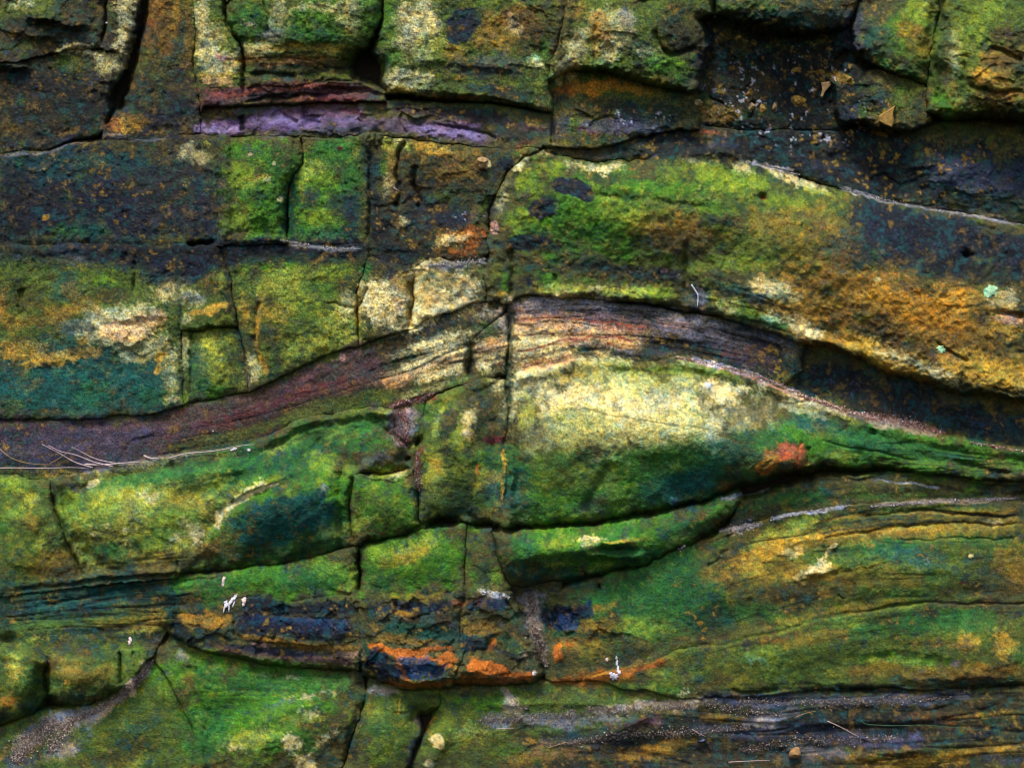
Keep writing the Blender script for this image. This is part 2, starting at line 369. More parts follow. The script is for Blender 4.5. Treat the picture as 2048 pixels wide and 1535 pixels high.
PATCHES = """
# --- large washes first
brown 150 130 420 260 0 1 B
umber 140 230 330 90 -4 .8
olive 620 60 340 140 0 1 B
olive 950 80 230 180 0 1 B
olive 1260 90 170 200 0 1 B
dkbrown 1600 200 240 190 0 1 B
olive 1960 80 220 190 0 1 B
crust 1700 330 520 90 6 1
navy 200 390 330 120 0 1 B
brown 330 380 140 90 0 .55
moss 590 390 160 120 0 1 B
brown 880 410 150 130 0 1 B
moss 1200 430 230 140 5 1
olive 1500 450 320 150 10 1
navy 1850 490 260 70 5 .9
ochre 1800 640 330 130 14 1
olive 130 600 340 120 0 1 B
teal 150 760 340 100 0 1
olive 420 650 120 180 0 1 B
olive 620 640 150 150 0 1 B
cream 830 600 140 80 0 1
# late, crisp
cream 1066 668 50 30 2 .9 K
pale 1090 700 50 16 4 .7 K
pink 1050 640 34 8 0 .5 K
gold 1230 684 60 6 3 .8 K
orange 1220 692 40 4 3 .5 K
pale 1090 735 60 9 -8 .7 K
cream 980 700 34 26 -8 .7 K
gold 880 735 60 7 -18 .7 K
cream 890 705 60 9 -18 .7 K
pale 860 748 40 6 -18 .6 K
gold 790 760 40 5 -22 .6 K
grey 1400 662 90 16 9 .65 K
sand 1360 648 60 8 6 .5 K
dkgreen 1160 706 16 16 0 .7 K
white 1410 772 12 10 30 .5 K
cream 1118 853 12 8 0 .8 K
white 940 870 12 14 0 .35 K
cream 250 655 60 22 -12 .7 K
gold 60 728 70 8 -3 .7 K
cream 700 600 16 20 0 .3 K
yell 1640 385 50 7 20 .6 K
cream 1560 355 40 7 30 .5 K
lime 1480 615 50 10 14 .6 K
mint 1545 642 24 9 14 .5 K
green 1560 656 26 9 14 .7 K
gold 1230 1083 30 4 8 .7 K
cream 1180 1072 26 5 -10 .7 K
red 690 222 30 5 8 .5 K
purple 900 258 80 14 5 .5 K
lilac 560 240 50 12 0 .45 K
lilac 430 258 30 9 0 .5 K
navy 1130 1225 40 24 0 .5 K
teal 1340 985 40 14 0 .4 K
cream 440 1030 7 16 30 .7 K
cream 500 985 50 5 -34 .6 K
cream 395 1070 16 22 30 .5 K
slate 870 600 20 8 0 .3 K
# --- band under the left beds and the arch
slate 150 890 380 60 0 1
red 520 830 260 50 -22 .7 L
brown 700 760 260 60 -25 .8 L
pale 900 710 150 50 -16 .9 L
sand 1150 650 240 60 4 1
umber 1450 690 230 60 14 .9
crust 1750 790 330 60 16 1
# --- middle boulders
pale 1250 820 300 120 8 1
green 1300 950 300 90 0 .95
moss 1780 900 320 60 8 1
olive 900 900 90 160 0 1
green 500 930 350 70 -14 1
yell 280 1030 260 110 -12 .8
moss 600 1020 200 100 -10 1
moss 770 1010 90 100 0 1
olive 50 1060 130 140 0 1
# --- lower left
dkgreen 200 1220 330 80 -4 1
olive 200 1240 300 40 -4 .5 L
moss 540 1160 220 50 -4 1
moss 840 1120 150 90 0 1
moss 1200 1090 260 90 0 1
green 1330 1200 220 110 0 1
olive 1750 1130 420 130 -6 1
olive 1700 1290 480 110 -6 1
olive 40 1370 110 110 0 1
olive 200 1350 150 80 0 1
olive 250 1470 380 150 -20 1
moss 520 1400 240 120 0 1
olive 820 1450 170 140 0 1
olive 1100 1420 300 70 0 1
umber 1650 1460 520 70 0 1
brown 1500 1520 700 70 0 .9
# --- top left detail
olive 50 15 130 40 0 .8
dkbrown 60 45 60 16 10 .7
pale 35 5 30 16 0 .5
pale 250 30 28 80 8 .8
cream 245 80 24 30 0 .6
crust 272 60 12 70 10 .7
rust 310 40 20 70 10 .6
brown 345 90 45 110 0 .6
ochre 350 30 20 50 0 .35
cream 190 105 70 10 4 .8
pale 215 125 40 30 0 .6
olive 150 130 60 18 0 .6
green 120 125 20 18 0 .35
ochre 25 260 40 14 0 .5
gold 265 245 45 18 -14 .75
brick 230 248 22 12 0 .4
umber 80 215 120 50 -20 .6
navy 330 230 80 30 -10 .7
teal 290 195 40 12 0 .5
crust 100 150 90 20 0 .5
gold 130 170 140 90 0 .28 S
olive 60 80 70 18 -8 .6
cream 405 60 14 80 0 .5
pale 405 40 14 60 0 .4
cream 425 70 30 30 0 .5
pale 440 120 44 30 0 .8
pink 442 112 16 7 10 .9 T
pale 520 100 60 16 0 .6
green 500 40 50 36 0 .75
green 500 15 40 20 0 .6
grey 545 70 30 24 0 .6
sand 495 45 14 5 0 .7
moss 640 35 90 50 0 .8
green 625 70 70 20 0 .85
cream 640 15 90 10 0 .5
pale 560 20 24 40 0 .5
pale 700 30 30 40 0 .4
moss 735 30 20 60 0 .7
ochre 500 120 60 14 0 .6
ochre 600 120 90 20 -4 .65 L
moss 620 140 70 10 -5 .5 L
gold 440 150 44 14 0 .6 L
gold 600 95 110 10 -3 .5 L
red 450 185 60 14 0 .9 L
red 590 170 120 16 -4 .8 L
red 640 195 90 12 0 .9
brick 610 182 60 4 -3 .6
red 420 205 30 12 0 .6
dkbrown 725 145 26 24 0 .7
# purple shale
purple 440 250 60 16 -3 1 B
lilac 420 258 36 9 0 .8
purple 600 240 120 30 -1 1 B
lilac 570 232 46 12 0 .7
lilac 640 246 60 14 4 .55
slate 660 250 70 14 0 .45
slate 690 262 40 12 0 .5
purple 900 258 100 24 5 1
lilac 870 262 60 9 8 .7
lilac 940 268 20 7 0 .7
pink 920 242 30 6 8 .6
red 770 212 24 8 10 .7
red 695 225 30 5 15 .6
red 1050 285 22 6 -5 .8
umber 900 225 150 14 4 .9
umber 1030 262 60 16 5 .85
crust 1020 240 50 10 5 .5
# top middle
pale 830 60 55 70 0 .9
cream 855 50 22 40 0 .5
moss 790 110 36 22 -20 .7
moss 775 40 20 60 0 .65
yell 850 90 40 30 0 .6
navy 920 50 38 34 0 .9 N
navy 945 35 30 16 0 .7
ochre 1010 60 90 40 0 .75
rust 1040 25 60 20 0 .55
brown 1080 60 40 40 0 .6
cream 1030 45 16 18 0 .5
pink 1005 50 40 30 0 .2 S
mint 1065 112 22 14 0 .7
pale 1065 118 24 13 0 .8
slate 1000 120 60 24 0 .5
ochre 920 105 30 20 0 .6
brown 960 140 120 18 0 .6
navy 970 145 90 14 4 .5
pale 820 160 70 18 4 .9
gold 920 152 16 5 0 .7
olive 900 170 80 14 4 .7
navy 1010 185 90 16 6 .7
gold 830 185 80 8 5 .8
brick 900 196 60 5 3 .7
moss 1090 90 14 30 0 .6
# block over the lens
cream 1130 130 30 40 0 .75
pale 1150 90 30 40 10 .7
pale 1230 60 60 60 20 .6
cream 1215 100 20 40 15 .6
grey 1255 40 18 50 0 .6
ochre 1200 50 24 36 0 .7
ochre 1150 20 20 20 0 .7
rust 1210 75 12 24 0 .6
brown 1360 60 55 60 0 .65
pale 1290 105 50 14 20 .6
moss 1330 130 70 26 10 .85
yell 1340 120 40 18 0 .4 S
crust 1160 95 40 20 20 .35 S
green 1200 132 40 14 0 .6
orange 1150 175 60 18 -6 .75
orange 1220 165 40 10 0 .8
ochre 1250 170 60 18 8 .7
ochre 1300 185 70 14 8 .55
brown 1200 215 90 24 0 .7
crust 1290 225 110 30 0 .7
slate 1260 250 60 18 0 .75
purple 1250 250 30 10 0 .5
grey 1300 258 20 8 0 .5
brick 1170 262 18 5 20 .8
red 1260 270 40 4 3 .6
slate 1115 250 22 30 0 .6
crust 1350 280 120 18 0 .7
pale 1115 300 40 10 -5 .55
gold 1160 300 60 14 0 .65
brown 1200 310 60 12 0 .4
# dark rubble face upper right
crust 1560 200 180 90 0 .5
gold 1560 130 150 120 0 .36 S
ochre 1600 210 160 60 0 .34 S
olive 1500 130 80 60 0 .35 S
ochre 1500 175 60 30 10 .3
gold 1495 188 8 6 0 .9 T
gold 1478 75 6 5 0 .9 T
cream 1400 208 8 7 0 .9 T
ochre 1440 225 44 18 0 .6
cream 1505 213 9 9 0 .8 T
olive 1525 218 10 14 20 .9 T
cream 1549 215 5 11 10 .9 T
gold 1595 202 16 9 10 .9 T
gold 1590 142 12 6 0 .8 T
ochre 1680 150 20 14 0 .8
gold 1700 158 9 8 0 .8 T
dkgreen 1560 40 110 30 5 .95
green 1500 12 90 14 0 .5
olive 1440 25 30 12 0 .5
crust 1410 110 16 80 8 .8
moss 1370 150 30 24 0 .7
# right upper blocks
lime 1830 20 50 40 0 .85
yell 1850 15 30 20 0 .6
moss 1800 70 60 50 0 .8
rust 1815 60 30 26 0 .5
ochre 1840 80 30 30 0 .5
green 1770 120 40 20 35 .9
green 1820 150 40 14 30 .85
teal 1750 75 30 30 0 .6
slate 1700 50 24 50 0 .6
lime 1960 40 70 40 -30 .8
pale 1910 85 16 70 8 .55
lime 1920 50 30 70 10 .5
navy 1960 60 40 26 -20 .4 S
brown 2010 65 50 20 10 .7
ochre 2000 110 50 24 0 .7
ochre 1985 150 50 26 0 .9
gold 1970 145 30 12 0 .6
rust 2000 190 60 20 0 .45
brick 2010 180 40 5 10 .6
brown 1995 205 80 14 0 .5
moss 1880 190 28 40 0 .8
ochre 1900 170 24 20 0 .5
green 1860 215 20 14 0 .5
olive 1740 225 60 16 10 .6
gold 1775 232 17 20 -10 1 T
ochre 1765 238 26 12 0 .6
slate 1700 220 24 40 30 .5
ochre 1620 290 60 40 0 .22 S
ochre 1750 285 120 30 0 .22 S
slate 1940 350 110 44 10 .75
slate 1960 380 90 20 10 .6
dkgreen 1870 370 60 24 10 .5
teal 1960 395 80 18 8 .4
slate 1450 285 30 14 10 .9
lilac 1420 285 18 8 0 .5
brick 1415 262 34 5 8 .9
slate 1650 330 80 12 15 .4
# left upper row B
teal 130 330 220 40 -2 .5
teal 170 455 70 20 0 .85
green 130 462 40 14 0 .7
mint 140 455 28 6 0 .4 S
ochre 130 380 120 50 0 .4 S
gold 150 340 90 60 0 .3 S
ochre 60 360 100 80 0 .22 S
ochre 350 440 110 60 0 .45 S
ochre 370 350 90 50 0 .4 S
gold 400 390 60 80 0 .42 S
gold 95 430 10 6 -30 .9 T
brown 330 420 60 12 0 .5
pale 390 310 50 24 0 .45
yell 400 300 50 30 0 .45 S
moss 470 300 50 26 0 .9
lime 490 350 50 40 0 .9
lime 470 440 44 44 0 .95
moss 530 430 44 50 0 .7
green 555 330 28 40 0 .8
cream 500 310 8 4 0 .9 T
cream 536 358 10 10 0 .7
cream 548 330 4 4 0 .9 T
cream 560 400 6 6 0 .9 T
gold 520 355 40 8 -15 .5
deep 585 410 16 90 4 .7
green 660 310 60 40 0 .7
yell 640 370 50 60 0 .4 S
lime 640 350 36 26 0 .6
lime 640 430 44 24 0 .8
yell 620 330 36 20 0 .6
navy 625 395 24 20 -30 .6
navy 690 410 36 50 0 .55
teal 660 470 60 20 0 .6
red 680 298 9 3 0 1 T
green 700 350 30 40 0 .7
navy 470 495 60 14 0 .8
navy 640 490 110 14 0 .8
green 600 460 40 22 0 .6
# brown jointed block
yell 790 295 50 14 10 .9
cream 800 292 24 8 0 .6
gold 870 300 60 16 5 .8
moss 765 330 20 30 0 .7
gold 775 340 14 60 5 .6
pale 770 370 12 26 0 .6
ochre 890 340 60 30 0 .5
cream 965 325 13 11 0 1 T
navy 1010 330 34 18 -20 .9
navy 830 440 60 40 0 .5
crust 770 440 40 50 0 .6
ochre 800 450 20 26 0 .7
cream 812 438 14 10 0 .7
ochre 790 480 50 10 0 .5
navy 850 400 50 20 0 .6
slate 940 430 34 14 0 .8
navy 930 420 30 14 20 .7
orange 930 470 44 22 -15 .8
cream 905 480 44 12 -15 .6
orange 910 500 40 8 0 .7
crust 850 510 50 12 0 .7
gold 880 360 90 80 0 .3 S
moss 900 390 60 30 0 .4
moss 970 400 14 30 30 .6
navy 770 520 60 22 0 .8
# left row C
ochre 12 600 22 50 0 .9 B
brown 50 600 50 40 0 .6
ochre 120 560 60 60 0 .35 S
teal 130 570 40 40 0 .6
ochre 120 620 60 24 0 .5
moss 215 560 28 22 0 .9
lime 215 555 22 16 0 .6
slate 180 510 140 24 0 .8
navy 260 505 110 22 0 .9
navy 400 520 80 40 0 .95
cream 330 580 40 30 0 .55
navy 310 545 50 24 0 .6
brown 220 590 60 20 0 .6
pale 240 630 90 26 -6 .85
cream 270 655 70 26 -14 .95
pink 260 650 60 20 -14 .45
orange 260 680 30 10 10 .6
ochre 300 670 40 10 -30 .5
navy 245 610 80 40 0 .3 S
slate 160 660 60 20 10 .5
gold 40 700 60 26 0 .75
gold 90 725 80 14 -4 .8
ochre 70 690 90 40 0 .45 S
gold 170 685 24 8 -10 .8
pale 200 680 50 16 10 .6
pale 290 700 70 24 -10 .55
teal 100 765 120 30 0 .7
green 190 790 44 34 0 .7
green 310 800 60 24 0 .85
teal 60 800 60 30 0 .7
olive 20 810 30 30 0 .6
olive 140 825 60 10 0 .6
gold 320 715 10 14 0 .9 T
gold 318 740 6 14 20 .7 T
gold 300 725 20 6 0 .6
pale 345 740 18 50 0 .6
teal 300 760 60 30 0 .5
ochre 340 775 26 14 0 .5 S
cream 345 800 18 8 0 .8
gold 330 790 30 12 0 .4 S
lime 372 800 10 22 0 .9 N
pale 372 700 12 40 0 .7
pale 380 600 40 26 0 .5
cream 370 575 30 14 0 .35 S
yell 440 570 16 18 0 .7
gold 420 620 50 12 -14 1 N
cream 375 640 16 12 0 .5
slate 385 600 40 14 -10 .6
crust 455 600 14 50 -8 .6
yell 430 680 36 26 0 .85
yell 440 730 36 40 0 .6
moss 420 780 40 24 0 .8
teal 400 740 20 60 0 .5
dkgreen 485 700 10 80 -8 .7
gold 490 620 14 30 0 .6
moss 560 530 60 24 0 .9
lime 570 535 40 16 0 .6
lime 600 600 70 40 0 .75
yell 580 570 80 50 0 .6
lime 680 540 40 30 0 .75
yell 680 640 40 60 0 .7
gold 550 620 40 26 0 .5
navy 540 660 26 20 0 .45
navy 555 700 16 50 0 .4
yell 620 690 60 30 0 .7
cream 690 600 20 30 0 .3
gold 516 640 4 50 0 .8
orange 528 735 5 26 0 .8
pale 500 735 14 40 0 .6
green 540 750 30 20 0 .6
navy 680 500 70 14 0 .7
green 740 530 26 14 0 .6
cream 760 600 40 50 0 .95 N
cream 780 630 40 26 0 .6
pink 790 600 30 20 0 .5
ochre 800 560 20 24 0 .7
navy 790 545 26 14 0 .8
navy 770 655 30 10 0 .4
green 735 540 16 24 0 .7
gold 850 590 26 40 0 .5
cream 860 620 24 20 0 .7
teal 870 560 40 20 0 .6
ochre 900 560 40 20 0 .5
cream 920 590 30 20 0 .4
navy 940 590 30 26 0 .35
slate 910 530 60 8 -8 .8
grey 960 522 24 8 -20 .9
gold 818 570 14 50 0 .5
# lens top boulder
lime 1060 370 40 40 0 .9
lime 1110 340 44 20 0 .7
pale 1040 330 24 14 -40 .9
pale 1000 400 12 50 10 .55
pink 988 452 11 14 0 1 T
lime 1030 440 44 30 0 .8
yell 1050 360 40 30 0 .4 S
navy 1140 375 44 22 10 .95 N
navy 1090 410 36 24 -10 .95 N
navy 1170 385 26 14 0 .8 N
crust 1200 350 60 20 8 .6
pale 1190 330 60 8 3 .85
cream 1200 333 30 5 0 .6
lime 1390 340 70 26 0 .95
lime 1480 360 80 30 12 .9
pale 1400 318 50 8 -5 .7
cream 1600 365 60 9 18 .85
cream 1480 330 20 14 40 .6
moss 1340 370 90 24 0 .85
olive 1330 350 50 16 0 .6
yell 1450 390 120 60 8 .45 S
lime 1560 400 70 24 10 .7
ochre 1350 460 110 50 6 .8
brown 1330 480 100 30 0 .6
brown 1420 495 70 40 0 .6
lime 1230 420 80 30 12 .6
yell 1210 400 60 60 10 .35 S
green 1180 470 80 30 10 .55
moss 1430 410 60 20 20 .6
crust 1450 440 60 16 10 .5
navy 1060 490 50 16 0 .85 N
navy 1080 475 26 14 0 .6
green 1060 460 30 14 0 .5
ochre 1600 470 160 70 8 .5
gold 1600 450 200 60 8 .35 S
navy 1620 430 40 16 0 .3
olive 1500 500 120 30 0 .6
lime 1480 530 80 20 0 .55
brown 1250 540 120 20 5 .8
crust 1190 520 80 16 5 .5
crust 1300 550 80 14 8 .6
pink 1325 543 9 5 0 1 T
moss 1085 550 40 24 0 .7
navy 1058 560 14 14 20 .9 N
yell 1130 575 60 14 0 .7
cream 1130 585 30 6 0 .5
lime 1310 590 60 18 5 .85
cream 1190 575 20 10 0 .6
yell 1240 580 60 14 5 .7
moss 1005 560 16 40 0 .9
olive 990 540 14 40 0 .6
gold 1000 590 20 8 0 .7
umber 990 600 16 6 0 .7
rust 1523 397 7 5 0 1 T
navy 1760 450 70 40 10 .6
ochre 1850 470 160 70 5 .25 S
rust 1830 500 120 60 5 .16 S
teal 1720 525 20 10 0 .9
mint 1730 535 20 6 0 .4 S
crust 1900 530 160 24 4 .9
crust 1700 500 100 40 8 .5
# ochre right part
cream 1540 580 60 22 14 .8
gold 1600 600 60 30 14 .8
pale 1570 590 50 20 14 .6
amber 1850 620 120 60 8 .7
amber 1900 600 80 30 0 .6
rust 1860 640 60 24 0 .35
brown 1750 650 110 34 14 .55
brown 1620 610 40 30 0 .4
umber 1820 690 130 22 14 .7
umber 1740 590 80 50 10 .4 S
crust 1850 610 180 70 10 .35 S
gold 1820 590 160 60 10 .4 S
gold 1740 700 60 20 14 .9
pale 1800 715 60 14 18 .7
gold 1950 720 110 30 12 .9
pale 1870 745 90 12 14 .8
gold 1980 760 90 16 8 .8
cream 2010 600 44 30 0 .5
pink 2020 640 50 14 0 .5
gold 2010 665 50 24 0 .7
rust 1900 710 40 9 30 .6
olive 1980 735 60 9 10 .5 L
mint 1981 583 12 13 0 .95 T
pale 1882 698 10 8 20 1 T
pale 1755 562 10 4 0 .8 T
cream 1985 570 16 6 0 .3
umber 1460 555 60 20 5 .6
lime 1480 620 60 18 12 .9
pale 1455 612 22 12 10 .7
mint 1550 645 30 12 12 .8
pale 1555 640 40 12 16 .8
green 1560 655 26 14 10 .7
green 1500 632 40 10 10 .6
teal 1520 590 90 10 12 .7 L
crust 1480 590 70 8 10 .6 L
cream 1630 668 24 9 -10 .9
cream 1600 650 30 14 14 .6
ochre 1630 630 30 30 20 .5
slate 1390 600 24 30 0 .8
grey 1395 600 14 16 0 .5
sand 1405 630 20 6 0 .8
# arch band
pink 1330 640 70 14 6 .5 L
brick 1100 615 80 14 2 .5 L
grey 1130 610 130 12 3 .7 L
cream 1060 665 44 24 0 1 N
cream 1090 690 44 22 0 1 N
pink 1050 640 40 14 0 .6
cream 1050 700 34 30 0 .8
slate 1180 640 60 16 0 .6 L
brick 1220 650 90 14 4 .5 L
gold 1215 678 60 8 3 .8
orange 1230 685 50 6 3 .6
olive 1180 670 40 10 0 .4
pale 1090 738 60 12 -8 .8
brick 1090 722 70 5 -8 .8
umber 1170 705 18 18 0 .8
umber 1240 708 80 8 0 .7
slate 1300 700 80 12 4 .6
grey 1380 660 90 20 8 .8
sand 1370 650 70 12 8 .6
slate 1440 680 100 18 12 .7
umber 1350 690 90 14 6 .6
sand 1490 700 90 14 14 .5 L
slate 1560 700 60 16 14 .6
orange 1460 710 50 6 10 .35
slate 1500 730 60 10 14 .4
umber 1560 715 22 26 0 .6
cream 880 690 60 16 -20 .9 L
cream 900 720 60 20 -16 .9 L
cream 850 735 50 16 -20 .8 L
gold 880 750 70 10 -14 .6 L
cream 990 690 40 24 -8 .9 N
cream 965 720 26 20 -10 .8
pale 990 680 40 14 -8 .6
brick 980 690 50 3 -8 .8
brick 985 724 50 4 -8 .8
umber 940 730 10 30 0 .8
umber 880 650 90 18 -22 .9
umber 780 700 70 20 -26 .7
umber 960 640 40 14 -10 .8
olive 970 650 30 14 0 .6
ochre 780 730 60 10 -20 .6 L
brick 700 775 60 10 -22 .5 L
red 720 735 40 8 -26 .5 L
olive 720 800 90 14 -20 .8 L
olive 800 775 80 10 -16 .7 L
gold 770 755 50 6 -20 .6 L
red 560 810 90 12 -20 .8 L
red 620 780 70 8 -26 .6
purple 640 740 70 12 -26 .4
olive 480 860 110 9 -20 .7 L
olive 580 835 80 9 -22 .7 L
purple 300 880 140 24 -8 .45
red 420 850 90 16 -12 .5
brick 355 828 26 4 -5 .7
brick 460 862 12 4 -20 .9
pink 683 716 8 9 0 1 T
navy 60 870 120 34 0 .55
brown 260 905 60 12 0 .5
crust 90 920 100 20 0 .6
umber 20 925 60 12 0 .8
# dark band right
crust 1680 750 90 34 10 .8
olive 1700 760 90 30 14 .25 S
ochre 1650 720 50 24 10 .3 S
ochre 1900 820 140 20 10 .28 S
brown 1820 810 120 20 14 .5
slate 1980 840 80 16 8 .7 L
teal 2010 850 50 10 8 .5
# big pale boulder
yell 1250 760 200 40 4 .6
lime 1330 740 120 14 4 .8
moss 1440 745 60 12 16 .5
cream 1410 770 16 14 30 1
white 1410 772 8 8 30 .5
cream 1118 852 10 7 0 1 T
white 1115 850 5 4 0 .5
cream 1110 870 8 10 30 .7
cream 1150 800 90 40 -10 .7
cream 1250 830 120 30 4 .6
cream 1450 790 60 26 16 .8
cream 1230 865 120 26 0 .6
pale 1350 850 110 30 6 .6
white 1350 850 90 24 6 .22 S
yell 1150 860 120 60 0 .5
green 1330 770 170 50 6 .2 S
green 1200 790 150 60 0 .22 S
green 1400 860 140 40 6 .4 S
green 1200 900 150 40 0 .4 S
pale 1040 770 20 40 10 .8
yell 1060 830 30 60 0 .7
olive 1090 900 60 60 0 .6
gold 1150 750 60 20 -20 .4
pale 1200 920 50 14 -20 .5
moss 1100 990 80 50 0 .8
olive 1100 960 60 40 0 .5
deep 1195 960 12 56 34 .8
moss 1260 970 30 50 30 .95
lime 1245 1000 40 24 0 .6
lime 1150 1025 60 12 0 .6
green 1340 950 120 40 0 .5
teal 1370 960 90 50 -10 .6
moss 1300 920 160 34 0 .5
pale 1330 900 150 40 4 .3 S
moss 1120 980 110 50 0 .5
teal 1450 900 80 30 10 .7
white 1340 985 30 16 0 .3 S
lilac 1335 995 40 20 0 .25 S
moss 1350 900 100 24 0 .4 S
green 1500 870 90 30 10 .8
pale 1600 800 50 12 20 .7
gold 1570 780 30 12 20 .5
pale 1660 815 50 14 20 .6
green 1640 830 70 18 18 .8
yell 1700 830 40 10 20 .6
teal 1640 850 70 20 8 .7
brick 1570 900 44 18 -10 .95 N
orange 1540 925 34 18 -30 .9 N
brick 1600 910 14 24 0 .8
pink 1535 915 18 6 -40 .6
rust 1450 965 20 10 20 .7
orange 1445 975 24 10 0 .4
moss 1670 905 40 24 0 .8
yell 1680 905 40 14 0 .5
green 1750 870 80 18 12 .8
green 1850 900 100 16 10 .7
olive 1850 930 120 10 3 .8 L
teal 1760 890 70 14 10 .5
olive 1960 930 80 12 5 .7 L
brown 1980 945 80 8 3 .6 L
moss 1920 905 90 12 8 .6
# left part of middle boulder
crust 900 850 18 40 14 .6 N
umber 895 905 20 20 0 .8
umber 960 830 36 60 -10 .7
olive 960 860 40 40 0 .4
yell 880 850 12 34 15 .9
cream 935 850 12 40 -15 .7
cream 945 870 14 18 0 .8
pale 940 840 14 30 0 .6
red 993 880 26 9 4 1 N
yell 920 880 18 30 0 .5
green 1000 930 60 50 0 .8
teal 1000 980 60 50 0 .6
yell 870 950 26 60 10 .7
ochre 875 935 14 26 10 .6
olive 860 1000 26 40 0 .7
deep 930 1010 50 40 0 .6
yell 955 970 12 50 20 .7
orange 952 935 4 14 20 .9 T
gold 1010 920 5 26 0 .9 T
gold 1005 985 4 20 0 .7 T
moss 960 1000 40 30 0 .5
gold 990 950 30 14 -40 .4
umber 935 905 20 14 0 .6
# debris hollow
grey 800 845 30 40 -10 .8
pink 810 830 26 18 0 .7
sand 790 870 20 30 0 .6
red 850 795 26 5 -14 1
red 810 803 34 4 -14 .9
red 845 905 5 10 0 .9
brown 830 960 14 60 0 .7
moss 780 880 30 14 0 .8
lime 800 890 20 8 0 .7
slate 760 915 50 14 -10 .6
yell 740 830 40 8 -20 .5
# left boulder
deep 600 900 130 24 -20 .6
olive 640 860 110 18 -20 .8 L
yell 560 890 60 8 -16 .6
yell 670 870 30 7 -14 .8
deep 620 920 80 16 -30 .6
green 620 930 60 16 -20 .6
lime 640 920 50 24 0 .8
lime 700 930 40 30 0 .5
lime 520 970 80 8 -35 .9
cream 480 990 60 7 -36 .7
cream 442 1030 10 24 40 .7
teal 560 1040 110 56 -10 .9 N
teal 640 1040 50 44 0 .7
lilac 648 1040 18 24 0 .4 S
lilac 645 985 10 18 0 .4
green 690 1040 24 60 0 .8
moss 560 1000 80 34 -14 .4 S
ochre 540 1040 90 50 0 .25 S
yell 720 1050 100 14 -14 .6
yell 770 945 50 10 -6 .9
cream 800 945 30 6 -15 .6
olive 770 1010 50 44 0 .6
lime 745 990 30 30 0 .5
yell 240 980 150 24 -12 .9
yell 180 1010 90 40 0 .5
cream 185 965 18 8 -20 .9 T
lime 140 990 40 26 0 .8
green 300 955 110 16 -10 .85
green 390 940 80 10 -12 .7
cream 300 990 40 6 -10 .6
green 330 1020 40 14 0 .5
ochre 370 1000 60 20 0 .5
cream 300 1000 16 6 -20 .6
cream 375 1050 20 14 40 .8
cream 395 1075 10 22 20 .8
cream 345 1078 16 10 -10 .7
cream 185 1070 5 10 0 .8
cream 215 1055 10 5 0 .8
cream 250 1060 12 5 0 .8
cream 250 1078 8 6 0 .7
ochre 300 1110 60 12 -5 .5
green 210 1100 40 20 20 .8
deep 200 1120 26 12 10 .6
moss 300 1080 60 20 0 .5
gold 440 910 40 6 -8 .4
brown 280 1130 80 12 -6 .7
ochre 430 1100 50 16 -10 .5
pale 330 915 90 6 -10 .4
gold 120 942 60 6 0 .6
lime 30 970 44 20 0 .8
yell 60 1000 24 14 -30 .8
lime 30 1040 30 30 0 .5
ochre 60 1050 24 24 0 .5
green 10 1060 16 20 0 .7
ochre 100 1120 60 30 -20 .5
brown 110 1140 50 16 0 .5
yell 80 1080 12 26 30 .6
lime 20 1130 24 10 0 .5
deep 15 1165 40 20 0 .7
# lower left
moss 430 1130 80 14 -6 .6
green 620 1150 90 20 -4 .9
lime 650 1135 50 18 0 .7
lime 700 1150 20 30 0 .9
green 450 1170 80 20 0 .7
brown 500 1195 80 10 0 .5
umber 560 1205 150 12 0 .7
teal 150 1200 140 22 -4 .7
green 120 1240 110 14 -4 .6
ochre 270 1240 80 30 -6 .5 L
ochre 300 1245 50 18 -10 .5
yell 280 1260 80 5 -12 .5 L
yell 130 1270 110 5 -4 .5 L
olive 220 1300 90 16 -6 .8
gold 30 1340 20 24 0 .8
yell 30 1330 14 30 0 .7
green 60 1350 24 24 0 .6
ochre 20 1400 24 20 0 .7
orange 20 1402 20 6 10 .7
deep 60 1410 30 20 0 .6
gold 133 1364 8 6 0 1 T
ochre 130 1330 60 24 0 .45
deep 200 1310 50 16 0 .5
deep 150 1390 60 14 0 .5
brown 180 1370 50 20 0 .3
# iron stained ledge
ochre 410 1240 55 18 4 .95 N
orange 400 1235 40 9 0 .5
deep 355 1255 20 30 -40 .8
navy 560 1210 80 8 0 .9
blue 620 1210 50 5 0 .6
navy 560 1250 110 22 4 .95 N
blue 600 1245 70 10 2 .5
teal 600 1235 60 12 0 .6
umber 420 1285 40 16 20 .6
navy 410 1275 30 14 10 .7
ochre 450 1290 10 16 0 .9
ochre 510 1275 40 6 4 .95
pink 525 1288 20 6 5 .9
ochre 600 1290 34 5 4 .95
slate 560 1300 90 12 4 .7
ochre 690 1295 50 12 4 .6
pink 680 1305 50 6 5 .6
brown 500 1302 80 6 5 .6
orange 480 1240 12 8 0 .6
brown 700 1225 20 14 0 .7
# 720-1090
umber 840 1240 130 44 0 .9
navy 860 1215 50 14 0 .8
navy 700 1212 20 10 0 .8
teal 770 1230 40 26 0 .8
ochre 810 1225 24 10 10 .7
ochre 850 1190 80 7 0 .6
brick 915 1205 20 9 10 .6
brick 960 1205 12 10 0 .8
teal 900 1270 130 40 0 .6
navy 880 1260 40 10 10 .7
ochre 790 1270 60 8 0 .5
ochre 960 1250 60 20 0 .75
olive 980 1240 80 20 0 .5
navy 935 1285 30 16 0 .8
navy 970 1265 10 6 0 .8
ochre 870 1255 40 30 0 .3 S
orange 983 1290 9 18 30 .9 T
blue 990 1210 36 12 14 .8
white 985 1188 34 5 14 .8
white 1000 1248 26 4 0 .5
deep 1010 1270 60 50 0 .5
ochre 1020 1290 44 24 0 .5
sand 1060 1310 26 12 0 .6
orange 760 1300 24 9 10 .9 N
